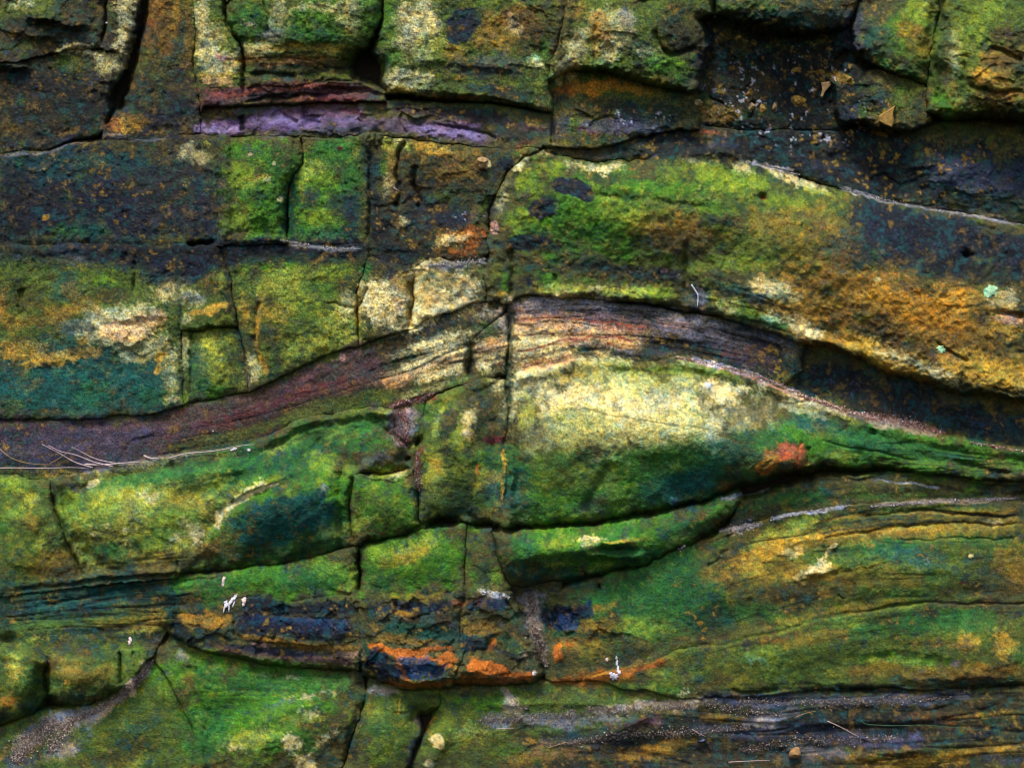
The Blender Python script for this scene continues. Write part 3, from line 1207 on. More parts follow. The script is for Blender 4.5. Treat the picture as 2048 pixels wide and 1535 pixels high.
orange 820 1312 60 8 6 .9 N
orange 885 1315 24 22 0 .95 N
ochre 905 1330 14 20 0 .8
navy 760 1330 26 28 -10 .9 N
blue 830 1335 40 18 -8 .95 N
blue 850 1330 34 14 0 .8
slate 800 1320 14 20 30 .6
orange 800 1335 5 30 -20 .8
lilac 850 1350 40 5 0 .25 S
rust 830 1368 60 6 4 .9
orange 975 1330 50 16 5 .95 N
orange 945 1325 20 14 0 .9
gold 965 1335 24 10 0 .5
rust 1010 1345 40 8 6 .9
orange 1050 1348 26 9 0 .9 N
white 1070 1342 6 5 20 1 T
brick 1060 1340 12 5 0 .8
navy 770 1355 40 9 10 .8
teal 885 1355 16 8 0 .7
deep 735 1310 10 40 0 .8
teal 725 1330 9 40 0 .6
mint 722 1320 7 40 0 .25 S
# debris gully and blue patch
grey 1060 1200 30 24 0 .9
umber 1040 1185 20 10 0 .8
grey 1065 1240 22 44 -10 .8
sand 1060 1230 14 40 -10 .5
red 1035 1180 12 6 0 .7
navy 1120 1235 34 28 0 .95 N
blue 1130 1240 30 24 -4 1 N
navy 1160 1220 26 12 0 .7
deep 1090 1260 12 50 0 .7
ochre 1200 1250 50 26 0 .7
ochre 1200 1210 50 6 -4 .7
ochre 1170 1290 60 20 0 .6
orange 1120 1305 9 18 10 .7 N
orange 1140 1290 20 5 -10 .7
rust 1200 1350 90 12 -3 .9
rust 1140 1360 70 8 4 .8
rust 1280 1335 60 8 -14 .9
umber 1230 1320 60 20 0 .6
teal 1180 1270 50 10 0 .5
deep 1090 1330 12 30 0 .8
lime 1270 1260 50 26 0 .7
yell 1215 1262 9 5 10 .8
lime 1250 1245 24 14 0 .5
# J wedge & neighbours
lime 820 1100 80 30 -6 .7
yell 840 1090 60 20 -10 .5
moss 870 1140 40 24 0 .5
green 760 1160 40 20 0 .5
deep 780 1150 20 12 0 .4
olive 950 1090 24 30 0 .6
brown 940 1070 40 10 -5 .7
deep 960 1140 26 20 0 .6
lime 985 1150 20 14 0 .6
lime 1140 1080 90 20 -6 .6
green 1040 1100 40 44 0 .8
deep 1060 1140 50 20 0 .7
yell 1110 1130 40 9 0 .6
lime 1200 1135 60 8 -6 .8
cream 1190 1072 28 6 8 .9
gold 1265 1085 26 5 0 .9
pale 1180 1085 20 14 -30 .5
deep 1220 1100 50 10 -8 .6
green 1340 1070 60 30 -20 .9
moss 1420 1030 50 14 -26 .7
green 1250 1060 80 12 -6 .6
# right slopes
deep 1370 1160 40 60 0 .6
green 1400 1050 40 30 0 .5
slate 1480 1050 40 12 -10 .7
sand 1470 1057 26 9 -20 .9
white 1490 1055 40 5 -12 .5
green 1600 990 100 20 -8 .9
teal 1660 980 30 14 0 .9
lime 1720 975 30 10 0 .6
moss 1760 990 100 10 0 .6
green 1440 1082 24 16 -14 .9
yell 1560 1070 110 20 -24 .7
gold 1520 1110 100 20 -24 .7
lime 1600 1040 80 12 -16 .7
cream 1590 1105 26 9 -20 .6
cream 1640 1130 40 16 -30 .9
cream 1620 1145 40 9 -14 .8 K
cream 1660 1100 34 8 -40 .8 K
gold 1620 1150 34 7 -14 .8
gold 1650 1140 40 24 0 .5
gold 1800 1060 140 6 -4 .8 L
yell 1880 1050 140 6 -2 .7
lime 1800 1020 160 9 -4 .7 L
gold 1980 1045 50 5 -4 .9
cream 1985 1042 20 4 -4 .8
green 1760 1090 110 24 -4 .85
teal 1830 1110 80 26 0 .6
mint 1850 1125 50 16 10 .4 S
lilac 1850 1120 40 16 0 .3 S
cream 1944 1111 8 6 0 1 T
green 1950 1080 90 20 0 .7
teal 1950 1115 40 14 0 .5
brown 1580 1180 80 30 -14 .6
ochre 1560 1140 60 24 -14 .5
umber 1600 1200 70 20 -14 .6
green 1500 1220 80 24 -10 .6
dkgreen 1420 1240 60 40 0 .6
ochre 1440 1150 60 30 0 .4
red 1925 1163 30 5 0 .7
rust 2040 1150 26 34 0 .35
green 1780 1150 110 16 0 .6
moss 1850 1190 120 14 0 .5
brown 1960 1205 110 8 0 .8
ochre 1700 1215 160 8 -10 .5
brown 1550 1270 120 9 -14 .7
rust 1540 1275 40 4 -10 .6
green 1850 1240 140 24 -4 .85
green 1740 1260 70 20 -10 .6
lime 1700 1240 90 9 -10 .5
gold 1935 1290 26 26 0 .7
gold 2010 1290 26 36 -20 .85
ochre 1900 1290 60 14 10 .5
green 2040 1310 30 20 0 .6
brown 1840 1285 90 10 4 .6
lime 1520 1310 60 14 -14 .8
mint 1510 1322 20 9 -20 .5
lime 1545 1350 40 12 -14 .7
moss 1800 1320 120 16 0 .8
yell 1780 1325 80 8 0 .5
ochre 1460 1340 50 30 0 .45
slate 1912 1328 12 9 10 .9 T
slate 1840 1340 7 6 0 .8
brown 1980 1350 90 14 -4 .7
ochre 2000 1335 70 10 6 .7
moss 1280 1370 100 12 0 .5
pale 1375 1382 14 3 -5 .9
teal 1400 1360 40 14 0 .4
ochre 1700 1340 60 14 0 .4
# bottom
grey 120 1440 50 14 -25 .8
sand 190 1425 90 10 -30 .8
sand 260 1370 44 9 -45 .95 N
sand 290 1340 20 7 -65 .9
sand 60 1480 40 20 -20 .8
grey 110 1500 60 16 -20 .7
slate 40 1520 50 20 0 .7
umber 260 1490 80 26 -20 .6
brown 200 1520 90 20 -10 .6
teal 290 1440 80 16 -30 .5
green 420 1440 50 30 0 .7
deep 405 1490 24 40 0 .6
grey 360 1315 16 8 30 .8
moss 340 1350 50 40 0 .8
lime 330 1370 26 30 0 .5
green 500 1370 120 20 0 .9
lime 470 1385 80 9 -6 .6 L
sand 535 1348 16 5 5 .7
sand 590 1348 20 4 5 .7
sand 640 1385 60 5 -8 .8
slate 560 1405 60 6 -10 .6
green 420 1350 40 20 0 .6
yell 600 1435 80 9 -6 .7
cream 620 1422 34 6 4 .7
cream 580 1480 24 20 0 .8
cream 650 1470 34 9 -40 .8
yell 500 1470 60 26 -20 .7
cream 470 1490 20 9 0 .5
cream 610 1520 30 18 10 .8
lime 500 1520 60 16 0 .6
green 640 1460 30 20 0 .4
deep 700 1470 14 40 20 .6
crust 700 1500 18 30 0 .7
grey 760 1380 50 9 6 .8
deep 720 1390 40 16 0 .7
lime 690 1440 14 20 0 .6
olive 780 1420 40 30 0 .6
lime 750 1500 44 24 0 .8
green 770 1460 30 16 0 .5
slate 830 1490 14 50 20 .7
pink 835 1440 10 8 0 .6
gold 855 1452 4 20 35 .8
cream 876 1485 20 18 0 .95 N
cream 858 1528 18 10 0 .7
lime 900 1400 50 26 0 .6
moss 960 1400 80 20 0 .7
yell 930 1480 40 40 0 .5
moss 1020 1500 60 24 0 .5
sand 1020 1410 20 24 -30 .7
grey 1030 1440 70 16 0 .7
grey 1160 1440 110 14 -4 .6
sand 1250 1415 80 7 -8 .8
sand 1360 1410 70 9 -6 .8
plum 1270 1450 60 12 -14 .4
purple 1310 1440 20 10 0 .5
crust 1150 1470 120 18 -8 .5
slate 1150 1490 150 20 -8 .5
ochre 1080 1510 120 20 -12 .6
ochre 1300 1500 90 20 -10 .8
gold 1310 1500 50 10 -8 .5
crust 1200 1530 180 12 0 .5
slate 1500 1400 110 14 0 .8
grey 1540 1435 40 10 -14 .8
sand 1530 1430 24 8 -14 .7
dkgreen 1640 1420 120 16 0 .7
ochre 1450 1435 50 10 0 .6
slate 1450 1460 110 10 0 .7
purple 1740 1480 120 12 -4 .6
navy 1600 1480 150 10 0 .6
slate 1590 1510 60 24 0 .5
brick 1590 1505 12 10 0 .6
ochre 1900 1450 110 10 -4 .6 L
rust 1900 1430 90 12 -4 .6
gold 1980 1425 80 5 -6 .7 L
slate 1830 1400 140 9 0 .6
brown 1800 1385 70 9 0 .8
gold 1830 1385 50 4 0 .5
gold 1850 1520 160 16 -8 .8
yell 1880 1510 140 5 -10 .7
ochre 1750 1520 90 16 0 .7
gold 2000 1495 60 6 -20 .6
navy 1950 1470 90 8 -8 .7
slate 2000 1520 60 12 0 .6
"""
LATE = []
for ln in PATCHES.splitlines():
    p = ln.split()
    if not p or p[0] == '#': continue
    if len(p) > 7 and ('T' in p[7] or 'N' in p[7] or 'K' in p[7]): LATE.append(p); continue
    patch(p[0], *[float(v) for v in p[1:7]], p[7] if len(p) > 7 else '')

BANDS = [
    ('plum', [(-260, 890), (0, 880), (200, 885), (380, 860), (560, 800), (700, 748), (800, 705)], 52, .75), ('slate', [(-260, 900), (0, 895), (180, 900), (330, 890)], 40, .5),
    ('brown', [(240, 915), (420, 880), (600, 820), (780, 765), (850, 740)], 26, .45), ('olive', [(330, 905), (500, 862), (640, 815), (800, 780)], 16, .6), ('red', [(400, 860), (560, 800), (700, 755)], 12, .35),
    ('peach', [(760, 770), (850, 735), (930, 712)], 12, .6), ('cream', [(800, 735), (870, 705), (932, 684)], 14, .8), ('cream', [(830, 757), (930, 728)], 12, .75), ('peach', [(950, 700), (1012, 682)], 20, .8), ('cream', [(955, 725), (1012, 705)], 16, .75),
    ('grey', [(1030, 612), (1150, 612), (1350, 638), (1500, 668), (1610, 700)], 20, .6), ('plum', [(1040, 632), (1200, 638), (1380, 662), (1560, 700)], 16, .6), ('peach', [(1022, 652), (1070, 646), (1170, 650)], 18, .8), ('cream', [(1024, 690), (1080, 682), (1125, 690)], 26, .85),
    ('peach', [(1110, 680), (1180, 672), (1290, 684)], 13, .75), ('peach', [(1040, 736), (1100, 722), (1150, 716)], 12, .75), ('cream', [(1150, 716), (1230, 705)], 8, .4), ('grey', [(1300, 650), (1400, 662), (1500, 690)], 26, .55), ('pink', [(1310, 640), (1380, 650)], 9, .5),
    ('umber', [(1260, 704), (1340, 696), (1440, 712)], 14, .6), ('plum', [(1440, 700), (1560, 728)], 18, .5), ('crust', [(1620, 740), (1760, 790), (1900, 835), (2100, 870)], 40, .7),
    # thin red brown laminae under the top blocks
    ('plum', [(398, 196), (500, 190), (600, 182), (700, 178), (770, 200)], 16, .85), ('brick', [(410, 190), (520, 184), (640, 170), (700, 168)], 5, .35), ('peach', [(400, 160), (470, 160)], 8, .5), ('brown', [(500, 140), (600, 138), (700, 140)], 14, .6), ('peach', [(510, 132), (600, 124), (690, 116)], 4, .6), ('red', [(500, 208), (620, 196), (700, 205)], 6, .45),
    ('purple', [(408, 250), (500, 248), (640, 240), (760, 252), (860, 262), (990, 282)], 16, .5), ('lilac', [(530, 240), (640, 236), (720, 245)], 7, .4), ('lilac', [(830, 258), (900, 264), (980, 276)], 9, .6), ('slate', [(640, 258), (760, 262)], 9, .5), ('plum', [(780, 222), (900, 232), (1040, 250), (1100, 262)], 12, .7), ('lilac', [(415, 258), (480, 256)], 7, .6),
    # the shelf of iron stained stone
    ('jet', [(480, 1212), (600, 1214), (716, 1212)], 16, .85), ('navy', [(470, 1246), (600, 1248), (716, 1252)], 34, .85), ('blue', [(500, 1240), (620, 1236), (700, 1250)], 12, .4), ('brown', [(470, 1228), (600, 1226), (716, 1230)], 6, .6), ('ochre', [(400, 1238), (440, 1240), (466, 1238)], 20, .85),
    ('jet', [(345, 1240), (370, 1270), (400, 1290)], 14, .85), ('ochre', [(474, 1274), (540, 1280), (600, 1288), (714, 1296)], 8, .8), ('pink', [(505, 1288), (540, 1292)], 6, .6), ('plum', [(440, 1302), (560, 1306), (715, 1322)], 10, .8), ('navy', [(400, 1288), (500, 1298), (700, 1308)], 7, .6),
    ('navy', [(735, 1215), (800, 1212), (910, 1210)], 14, .75), ('brown', [(740, 1240), (820, 1236), (915, 1240)], 18, .75), ('deep', [(760, 1258), (840, 1262), (910, 1268)], 16, .7), ('ochre', [(750, 1278), (820, 1284), (900, 1286)], 8, .6), ('ochre', [(785, 1225), (830, 1228)], 6, .6),
    ('navy', [(740, 1310), (760, 1335), (800, 1355)], 24, .9), ('blue', [(800, 1325), (840, 1335), (890, 1345)], 22, .95), ('slate', [(795, 1312), (830, 1322), (860, 1318)], 8, .7), ('orange', [(752, 1296), (790, 1306), (830, 1306), (870, 1298), (905, 1298)], 8, .9), ('orange', [(885, 1308), (905, 1325)], 13, .8), ('orange', [(798, 1325), (812, 1355), (830, 1370)], 4, .8),
    ('rust', [(760, 1362), (830, 1374), (900, 1362), (1000, 1362), (1070, 1352)], 7, .9), ('navy', [(930, 1212), (1000, 1210), (1022, 1206)], 14, .7), ('brown', [(935, 1240), (1000, 1245), (1050, 1280)], 24, .7), ('ochre', [(930, 1262), (980, 1256), (1010, 1270)], 12, .6), ('deep', [(1000, 1270), (1050, 1310)], 16, .7), ('jet', [(935, 1290), (1000, 1300), (1060, 1325)], 10, .7),
    ('orange', [(934, 1326), (980, 1330), (1020, 1342), (1066, 1348)], 12, .95), ('rust', [(915, 1350), (980, 1354), (1050, 1358)], 6, .9), ('rust', [(1100, 1362), (1180, 1356), (1280, 1338), (1340, 1316)], 9, .85), ('orange', [(1112, 1290), (1122, 1320)], 9, .9), ('ochre', [(1150, 1270), (1200, 1290)], 14, .6), ('navy', [(1105, 1228), (1150, 1226), (1190, 1216)], 18, .9), ('blue', [(1112, 1242), (1140, 1246)], 20, .9), ('deep', [(1100, 1270), (1180, 1274)], 8, .7),
    # dark blue black staining along the courses
    ('jet', [(-200, 500), (0, 500), (200, 500), (440, 500)], 24, .6), ('jet', [(0, 400), (60, 390), (120, 400)], 46, .4), ('navy', [(230, 410), (330, 440), (430, 430)], 40, .5), ('navy', [(440, 498), (600, 496), (730, 500)], 14, .6), ('jet', [(365, 520), (430, 525)], 36, .7), ('jet', [(740, 430), (770, 500), (830, 525)], 28, .6),
    ('jet', [(1100, 300), (1300, 300), (1500, 300), (1700, 340), (1850, 360), (2048, 340), (2300, 340)], 34, .5), ('navy', [(1690, 410), (1800, 450), (1900, 480), (2048, 520), (2300, 540)], 44, .6), ('jet', [(1850, 540), (1950, 545), (2300, 560)], 26, .6), ('slate', [(1850, 345), (1960, 350), (2100, 370)], 34, .5),
    ('teal', [(1900, 395), (2000, 410), (2100, 425)], 16, .5), ('jet', [(1500, 540), (1600, 560)], 4, .3), ('jet', [(30, 150), (150, 200), (200, 240)], 36, .4), ('jet', [(300, 215), (380, 235)], 24, .4),
    # dust lying on the ledges
    ('sand', [(1600, 800), (1700, 826), (1760, 842), (1890, 866)], 9, .6), ('pink', [(1380, 718), (1500, 752), (1640, 808)], 4, .6), ('brown', [(1700, 812), (1800, 834), (1880, 858)], 12, .4),
    ('grey', [(800, 815), (806, 850), (800, 890)], 22, .6), ('pink', [(800, 815), (812, 840)], 12, .5), ('red', [(780, 808), (860, 786)], 5, .8), ('sand', [(1060, 1180), (1066, 1240), (1090, 1320)], 14, .6),
    ('sand', [(305, 1320), (285, 1352), (250, 1385), (190, 1420), (120, 1450)], 10, .75), ('grey', [(190, 1425), (110, 1440), (60, 1480), (30, 1520)], 22, .55), ('sand', [(110, 1510), (150, 1490)], 14, .4),
    ('grey', [(960, 1440), (1060, 1435), (1160, 1440)], 16, .6), ('sand', [(1170, 1420), (1280, 1412), (1390, 1405)], 9, .7), ('sand', [(1005, 1375), (1030, 1400), (1055, 1430)], 7, .6), ('slate', [(1400, 1398), (1560, 1400), (1760, 1400), (1960, 1392)], 16, .6), ('grey', [(1480, 1445), (1540, 1432), (1600, 1425)], 12, .6),
    ('slate', [(1440, 1470), (1600, 1462), (1700, 1475), (1860, 1480)], 18, .5), ('grey', [(1560, 1490), (1620, 1500), (1700, 1510)], 14, .45), ('plum', [(1250, 1455), (1300, 1440), (1320, 1432)], 12, .5), ('brown', [(1210, 1458), (1270, 1450)], 8, .4), ('jet', [(1100, 1465), (1200, 1480), (1400, 1470)], 8, .4), ('jet', [(1600, 1440), (1700, 1445), (1900, 1440)], 8, .5),
    ('brown', [(1860, 1420), (1960, 1410), (2100, 1400)], 16, .6), ('ochre', [(1700, 1530), (1860, 1515), (2040, 1490)], 12, .6), ('ochre', [(1230, 1505), (1330, 1490), (1400, 1478)], 12, .5), ('sand', [(740, 1376), (800, 1384)], 8, .5), ('grey', [(826, 1480), (820, 1530)], 8, .7),
    # drips and washes of ochre and tan, and one gap shadow painted in
    ('ochre', [(320, -200), (325, 0), (335, 120)], 18, .5), ('gold', [(350, -200), (352, 40), (345, 90)], 9, .4), ('ochre', [(375, 0), (378, 150)], 9, .35), ('gold', [(700, -100), (690, 70)], 8, .3), ('rust', [(470, 120), (560, 118), (690, 128)], 10, .3), ('ochre', [(250, 250), (300, 235)], 16, .5),
    ('ochre', [(0, 650), (90, 640), (160, 620)], 18, .5), ('gold', [(0, 705), (110, 712), (210, 700)], 14, .5), ('ochre', [(130, 560), (150, 600), (200, 620)], 16, .4), ('peach', [(200, 660), (290, 650), (330, 630)], 20, .6), ('gold', [(520, 590), (516, 700), (530, 750)], 5, .6), ('gold', [(820, 560), (816, 650)], 6, .6), ('gold', [(718, 570), (716, 650)], 4, .6),
    ('deep', [(584, 330), (578, 400), (580, 470)], 13, .75), ('brown', [(780, 330), (786, 420)], 12, .5), ('gold', [(830, 305), (900, 308), (960, 300)], 10, .4), ('amber', [(1150, 175), (1220, 170), (1290, 182)], 14, .6), ('gold', [(1950, 740), (2050, 752), (2200, 760)], 20, .5), ('gold', [(1700, 700), (1780, 728), (1860, 758)], 14, .6),  # the deep stroke paints the shadow left of the upright gap
    ('cream', [(1060, 800), (1150, 800), (1300, 790), (1450, 790)], 44, .12), ('pale', [(1040, 870), (1200, 870), (1400, 850), (1560, 810)], 44, .3), ('pale', [(1560, 800), (1660, 830)], 18, .5), ('yell', [(1100, 850), (1240, 870), (1420, 850)], 46, .35), ('moss', [(1060, 930), (1250, 930), (1420, 900)], 34, .35), ('yell', [(1080, 960), (1240, 950)], 30, .3), ('umber', [(1150, 815), (1280, 838), (1420, 858), (1520, 880)], 2.5, .5),
    ('green', [(150, 1000), (250, 970), (380, 940), (480, 920)], 18, .45), ('green', [(210, 1100), (260, 1110)], 22, .5), ('moss', [(300, 1060), (400, 1030)], 30, .4), ('cream', [(430, 1060), (450, 1022), (500, 986), (560, 962)], 5, .8), ('deep', [(480, 1060), (560, 1010), (640, 970)], 24, .35),
    ('jet', [(470, 1262), (560, 1268), (700, 1276)], 6, .7), ('umber', [(780, 215), (900, 232), (1020, 245)], 14, .6), ('umber', [(484, 232), (488, 262)], 5, .7), ('umber', [(700, 250), (730, 262)], 8, .5), ('plum', [(560, 222), (640, 214), (720, 222)], 8, .7), ('slate', [(1150, 250), (1250, 258), (1330, 262)], 12, .6),
    ('ochre', [(1500, 1110), (1620, 1080), (1760, 1060), (2048, 1045)], 26, .45), ('brown', [(1450, 1180), (1600, 1180), (1720, 1170)], 30, .5), ('ochre', [(1560, 1140), (1700, 1150), (1850, 1160)], 24, .35), ('brown', [(1860, 1190), (2000, 1190), (2200, 1190)], 22, .5), ('ochre', [(1980, 1120), (2100, 1150)], 40, .4),
    ('olive', [(1400, 1330), (1560, 1330), (1700, 1350)], 36, .5), ('ochre', [(1700, 1340), (1850, 1345), (2048, 1340)], 20, .45), ('ochre', [(1560, 1290), (1700, 1265)], 16, .4), ('gold', [(1450, 1120), (1560, 1085), (1700, 1062)], 6, .6), ('gold', [(1620, 1040), (1760, 1026), (2040, 1022)], 4, .5), ('crust', [(1600, 1060), (1720, 1040), (1900, 1030)], 3, .5),
    ('olive', [(1150, 1300), (1250, 1300)], 26, .4), ('brown', [(1330, 1290), (1450, 1270), (1560, 1250)], 12, .5), ('ochre', [(230, 1330), (170, 1360), (120, 1340)], 16, .35), ('olive', [(300, 1480), (360, 1420)], 40, .4), ('olive', [(900, 1500), (1000, 1520)], 30, .4),
    ('ochre', [(760, 1130), (860, 1100)], 14, .35), ('olive', [(20, 1250), (150, 1240), (300, 1230)], 20, .5), ('navy', [(655, 400), (700, 440)], 20, .4), ('green', [(470, 380), (540, 400)], 16, .4), ('moss', [(600, 560), (680, 590)], 20, .4),
    # near black crust running across the joints in soft drips
    ('jet', [(150, 512), (300, 512), (440, 508), (600, 500), (740, 505)], 30, .8), ('navy', [(300, 540), (420, 545)], 40, .6), ('jet', [(30, 330), (20, 420), (40, 480)], 34, .7), ('navy', [(190, 340), (230, 420), (250, 480)], 26, .6), ('jet', [(300, 380), (340, 440)], 30, .5), ('navy', [(380, 340), (420, 440), (430, 500)], 20, .6),
    ('jet', [(735, 300), (745, 400), (750, 500)], 16, .7), ('jet', [(760, 440), (800, 510), (830, 540)], 30, .7), ('navy', [(870, 440), (940, 425)], 22, .7), ('jet', [(990, 480), (1060, 490), (1120, 500)], 12, .7), ('jet', [(1040, 535), (1200, 530), (1360, 555)], 12, .6), ('navy', [(640, 380), (620, 400)], 18, .5), ('navy', [(700, 390), (700, 470)], 18, .6),
    ('jet', [(1100, 302), (1300, 305), (1420, 300)], 12, .7), ('jet', [(1480, 300), (1640, 345), (1800, 385), (2048, 425)], 26, .6), ('jet', [(1420, 100), (1520, 200), (1650, 260), (1850, 280)], 30, .5), ('jet', [(1700, 400), (1850, 460), (2048, 500), (2300, 520)], 30, .6), ('jet', [(1400, 430), (1480, 450)], 10, .5),
    ('jet', [(40, 60), (120, 70), (190, 85)], 16, .5), ('jet', [(0, 160), (100, 170), (200, 200)], 22, .5), ('jet', [(260, 60), (250, 130)], 9, .6), ('umber', [(1960, 120), (2048, 130), (2200, 130)], 20, .5), ('brown', [(1980, 60), (2048, 70), (2200, 80)], 20, .5), ('ochre', [(1190, 20), (1195, 120)], 12, .4), ('umber', [(1340, 30), (1370, 110)], 26, .5), ('brown', [(1040, 20), (1080, 80)], 24, .5),
    ('umber', [(1900, 20), (1890, 100), (1880, 190)], 16, .5), ('olive', [(1900, 30), (1980, 20), (2100, 10)], 40, .5), ('brown', [(1990, 100), (2060, 150), (2200, 160)], 46, .5), ('umber', [(1760, 60), (1800, 110)], 26, .4), ('umber', [(480, 262), (620, 264), (740, 266)], 5, .6), ('plum', [(500, 232), (560, 226), (680, 230)], 7, .5), ('umber', [(820, 246), (900, 252), (1000, 268)], 6, .5),
    ('olive', [(560, 580), (640, 640)], 30, .35), ('moss', [(120, 1010), (240, 1040)], 34, .35), ('olive', [(520, 1420), (620, 1440)], 26, .35), ('jet', [(420, 490), (600, 492), (740, 496)], 14, .7), ('gold', [(1560, 40), (1500, 60)], 4, .3),
    # deep green painted as shade under rounded stones, with green and teal algae
    ('deep', [(1020, 1030), (1150, 1020), (1350, 985), (1480, 945)], 24, .25), ('green', [(1300, 940), (1450, 910), (1560, 890)], 40, .4), ('teal', [(1330, 980), (1430, 950)], 26, .5), ('green', [(1640, 870), (1800, 895), (1950, 915)], 22, .5), ('deep', [(430, 1110), (560, 1100), (680, 1075)], 26, .5), ('green', [(560, 890), (680, 860), (760, 840)], 20, .6), ('deep', [(1010, 1130), (1060, 1155), (1160, 1145)], 20, .6), ('deep', [(1180, 1105), (1260, 1100), (1320, 1105)], 8, .6),
    ('green', [(1300, 1150), (1400, 1160)], 50, .5), ('green', [(1780, 1250), (1900, 1240), (2000, 1240)], 26, .5), ('deep', [(-100, 1200), (100, 1190), (300, 1170)], 20, .5), ('green', [(450, 1360), (600, 1360), (710, 1370)], 30, .5), ('green', [(400, 1440), (440, 1500)], 30, .5), ('teal', [(60, 800), (200, 805), (340, 800)], 30, .4), ('green', [(600, 1150), (700, 1150)], 26, .5),
]
STROKES = [
    # pale dust and sand lines in the bedding partings, and a painted lit edge
    ('grey', [(-40, 322), (40, 312), (110, 300), (200, 270), (300, 285), (350, 270)], 3, .7), ('sand', [(140, 292), (250, 266)], 4, .6),
    ('white', [(1500, 325), (1560, 340), (1590, 345)], 6, .4), ('white', [(1680, 375), (1730, 390), (1800, 408), (1900, 425), (2040, 450)], 5, .35),
    ('white', [(580, 482), (640, 495), (720, 498)], 4, .35), ('sand', [(1980, 430), (2048, 445)], 3, .4),
    ('dkgreen', [(1018, 600), (1020, 740), (1018, 870)], 10, .65), ('brick', [(1025, 640), (1100, 632), (1180, 645), (1300, 655)], 2.5, .7),
    ('red', [(1022, 672), (1080, 664), (1110, 665)], 3, .8), ('red', [(1025, 700), (1080, 692), (1115, 680), (1180, 676), (1280, 680)], 3, .8),
    ('umber', [(1025, 650), (1100, 640), (1200, 655)], 2, .8), ('umber', [(1025, 628), (1100, 620), (1250, 630), (1400, 650), (1540, 680)], 2, .7),
    ('umber', [(1025, 615), (1150, 608), (1350, 632)], 2, .7), ('umber', [(1030, 715), (1120, 700), (1150, 690)], 3, .7), ('umber', [(1040, 733), (1150, 712), (1200, 710)], 3, .6),
    ('umber', [(945, 705), (1015, 690)], 2.5, .8), ('umber', [(820, 720), (930, 690)], 3, .6), ('umber', [(830, 750), (930, 722)], 3, .6), ('umber', [(700, 790), (860, 745)], 3, .5),
    ('umber', [(1380, 650), (1480, 668), (1600, 700)], 2, .7), ('umber', [(1380, 665), (1480, 685), (1580, 712)], 2, .7),
    ('white', [(1380, 716), (1440, 730), (1520, 752), (1600, 782)], 5, .5), ('pale', [(1060, 745), (1030, 780), (1020, 850)], 7, .5),  # the pale stroke paints light on the boulder's left edge
    ('white', [(1540, 1040), (1620, 1022), (1700, 1010)], 4, .7), ('white', [(1440, 1000), (1540, 975)], 5, .4), ('white', [(1740, 960), (1880, 975)], 3, .5), ('sand', [(1750, 1010), (1880, 1000), (2040, 995)], 5, .6),
    ('crust', [(1760, 1032), (1880, 1022), (2040, 1033)], 3, .6), ('crust', [(1640, 1065), (1760, 1048), (1900, 1040)], 3, .6),
    ('gold', [(1180, 1352), (1300, 1320)], 3, .3), ('sand', [(1000, 1370), (1020, 1400), (1055, 1420)], 5, .6), ('sand', [(780, 1445), (765, 1470)], 0.1, .1),
    ('gold', [(800, 1395), (798, 1430)], 2.5, .7), ('gold', [(840, 1460), (870, 1430)], 3, .8),
    ('dkgreen', [(360, 500), (355, 600), (368, 800)], 7, .6), ('umber', [(440, 500), (462, 600), (490, 700), (500, 780)], 7, .6),
]

# laminated beds show as thin darker and lighter partings of the stone itself; grains and crust mottle everything
lamw = np.zeros_like(X)
for (x, y, rx, ry, rot, w) in [(1300, 660, 340, 70, 5, 1), (880, 720, 200, 60, -18, .8), (550, 830, 330, 50, -18, .6), (150, 885, 350, 50, 0, .35), (200, 1220, 260, 60, -5, .8), (560, 150, 180, 60, -2, .8), (900, 180, 200, 40, 4, .5), (1900, 950, 260, 60, 3, .8), (1750, 1040, 400, 50, -6, .8), (1700, 1450, 600, 110, -3, .9), (1500, 600, 160, 40, 12, .6), (500, 1370, 220, 50, -3, .5), (620, 870, 200, 40, -18, .6), (1980, 840, 140, 30, 8, .8), (600, 1300, 250, 20, 4, .6), (300, 1140, 250, 40, -6, .6), (1600, 1250, 350, 40, -12, .5), (1720, 1160, 420, 170, -8, .55), (480, 920, 260, 40, -16, .5), (1350, 870, 300, 60, 8, .3), (1560, 620, 260, 60, 14, .45)]:
    c, s = math.cos(R(rot)), math.sin(R(rot))
    u = ((X - x) * c + (Y - y) * s) / rx; v = (-(X - x) * s + (Y - y) * c) / ry
    lamw = np.maximum(lamw, w * sstep(1.25, .55, np.sqrt(u * u + v * v)))
lamw = np.maximum(lamw, .12)
H += lamw * (2.4 * LAM + 3.0 * LAM2) - 2.6 * LINES * sstep(.3, .8, lamw)
# neighbouring growths intermix grain by grain
def jitter(amp, k):
    ju = amp * fbm(X, Y, 7, 2, k, .8); jv = amp * fbm(X, Y, 7, 2, k + 2, .8)
    jj = np.clip(((X + ju - X0) / STEP).astype(int), 0, NX - 1); ii = np.clip(((Y + jv - Y0) / STEP).astype(int), 0, NY - 1)
    return COL[ii, jj]
COL = .4 * jitter(13, 3) + .6 * jitter(6, 8)
for p in LATE: patch(p[0], *[float(v) for v in p[1:7]], p[7])
lum = COL @ np.array([.25, .65, .1])
G1_ = fbm(X, Y, 11, 3, 12, .8); G2_ = fbm(X, Y, 17, 4, 16, .75); G3_ = fbm(X, Y, 34, 5, 21, .75)
def grains(c, a):
    global COL
    COL = COL * (1 - a[..., None]) + PAL[c] * a[..., None]
shale = np.zeros_like(X)
for (x, y, rx, ry) in [(740, 245, 380, 45), (820, 1330, 360, 60)]:
    shale = np.maximum(shale, sstep(1.1, .8, np.sqrt(((X - x) / rx) ** 2 + ((Y - y) / ry) ** 2)))
ok = 1 - .75 * shale
grains('dkgreen', .5 * sstep(.22, .5, G2_) * ok)
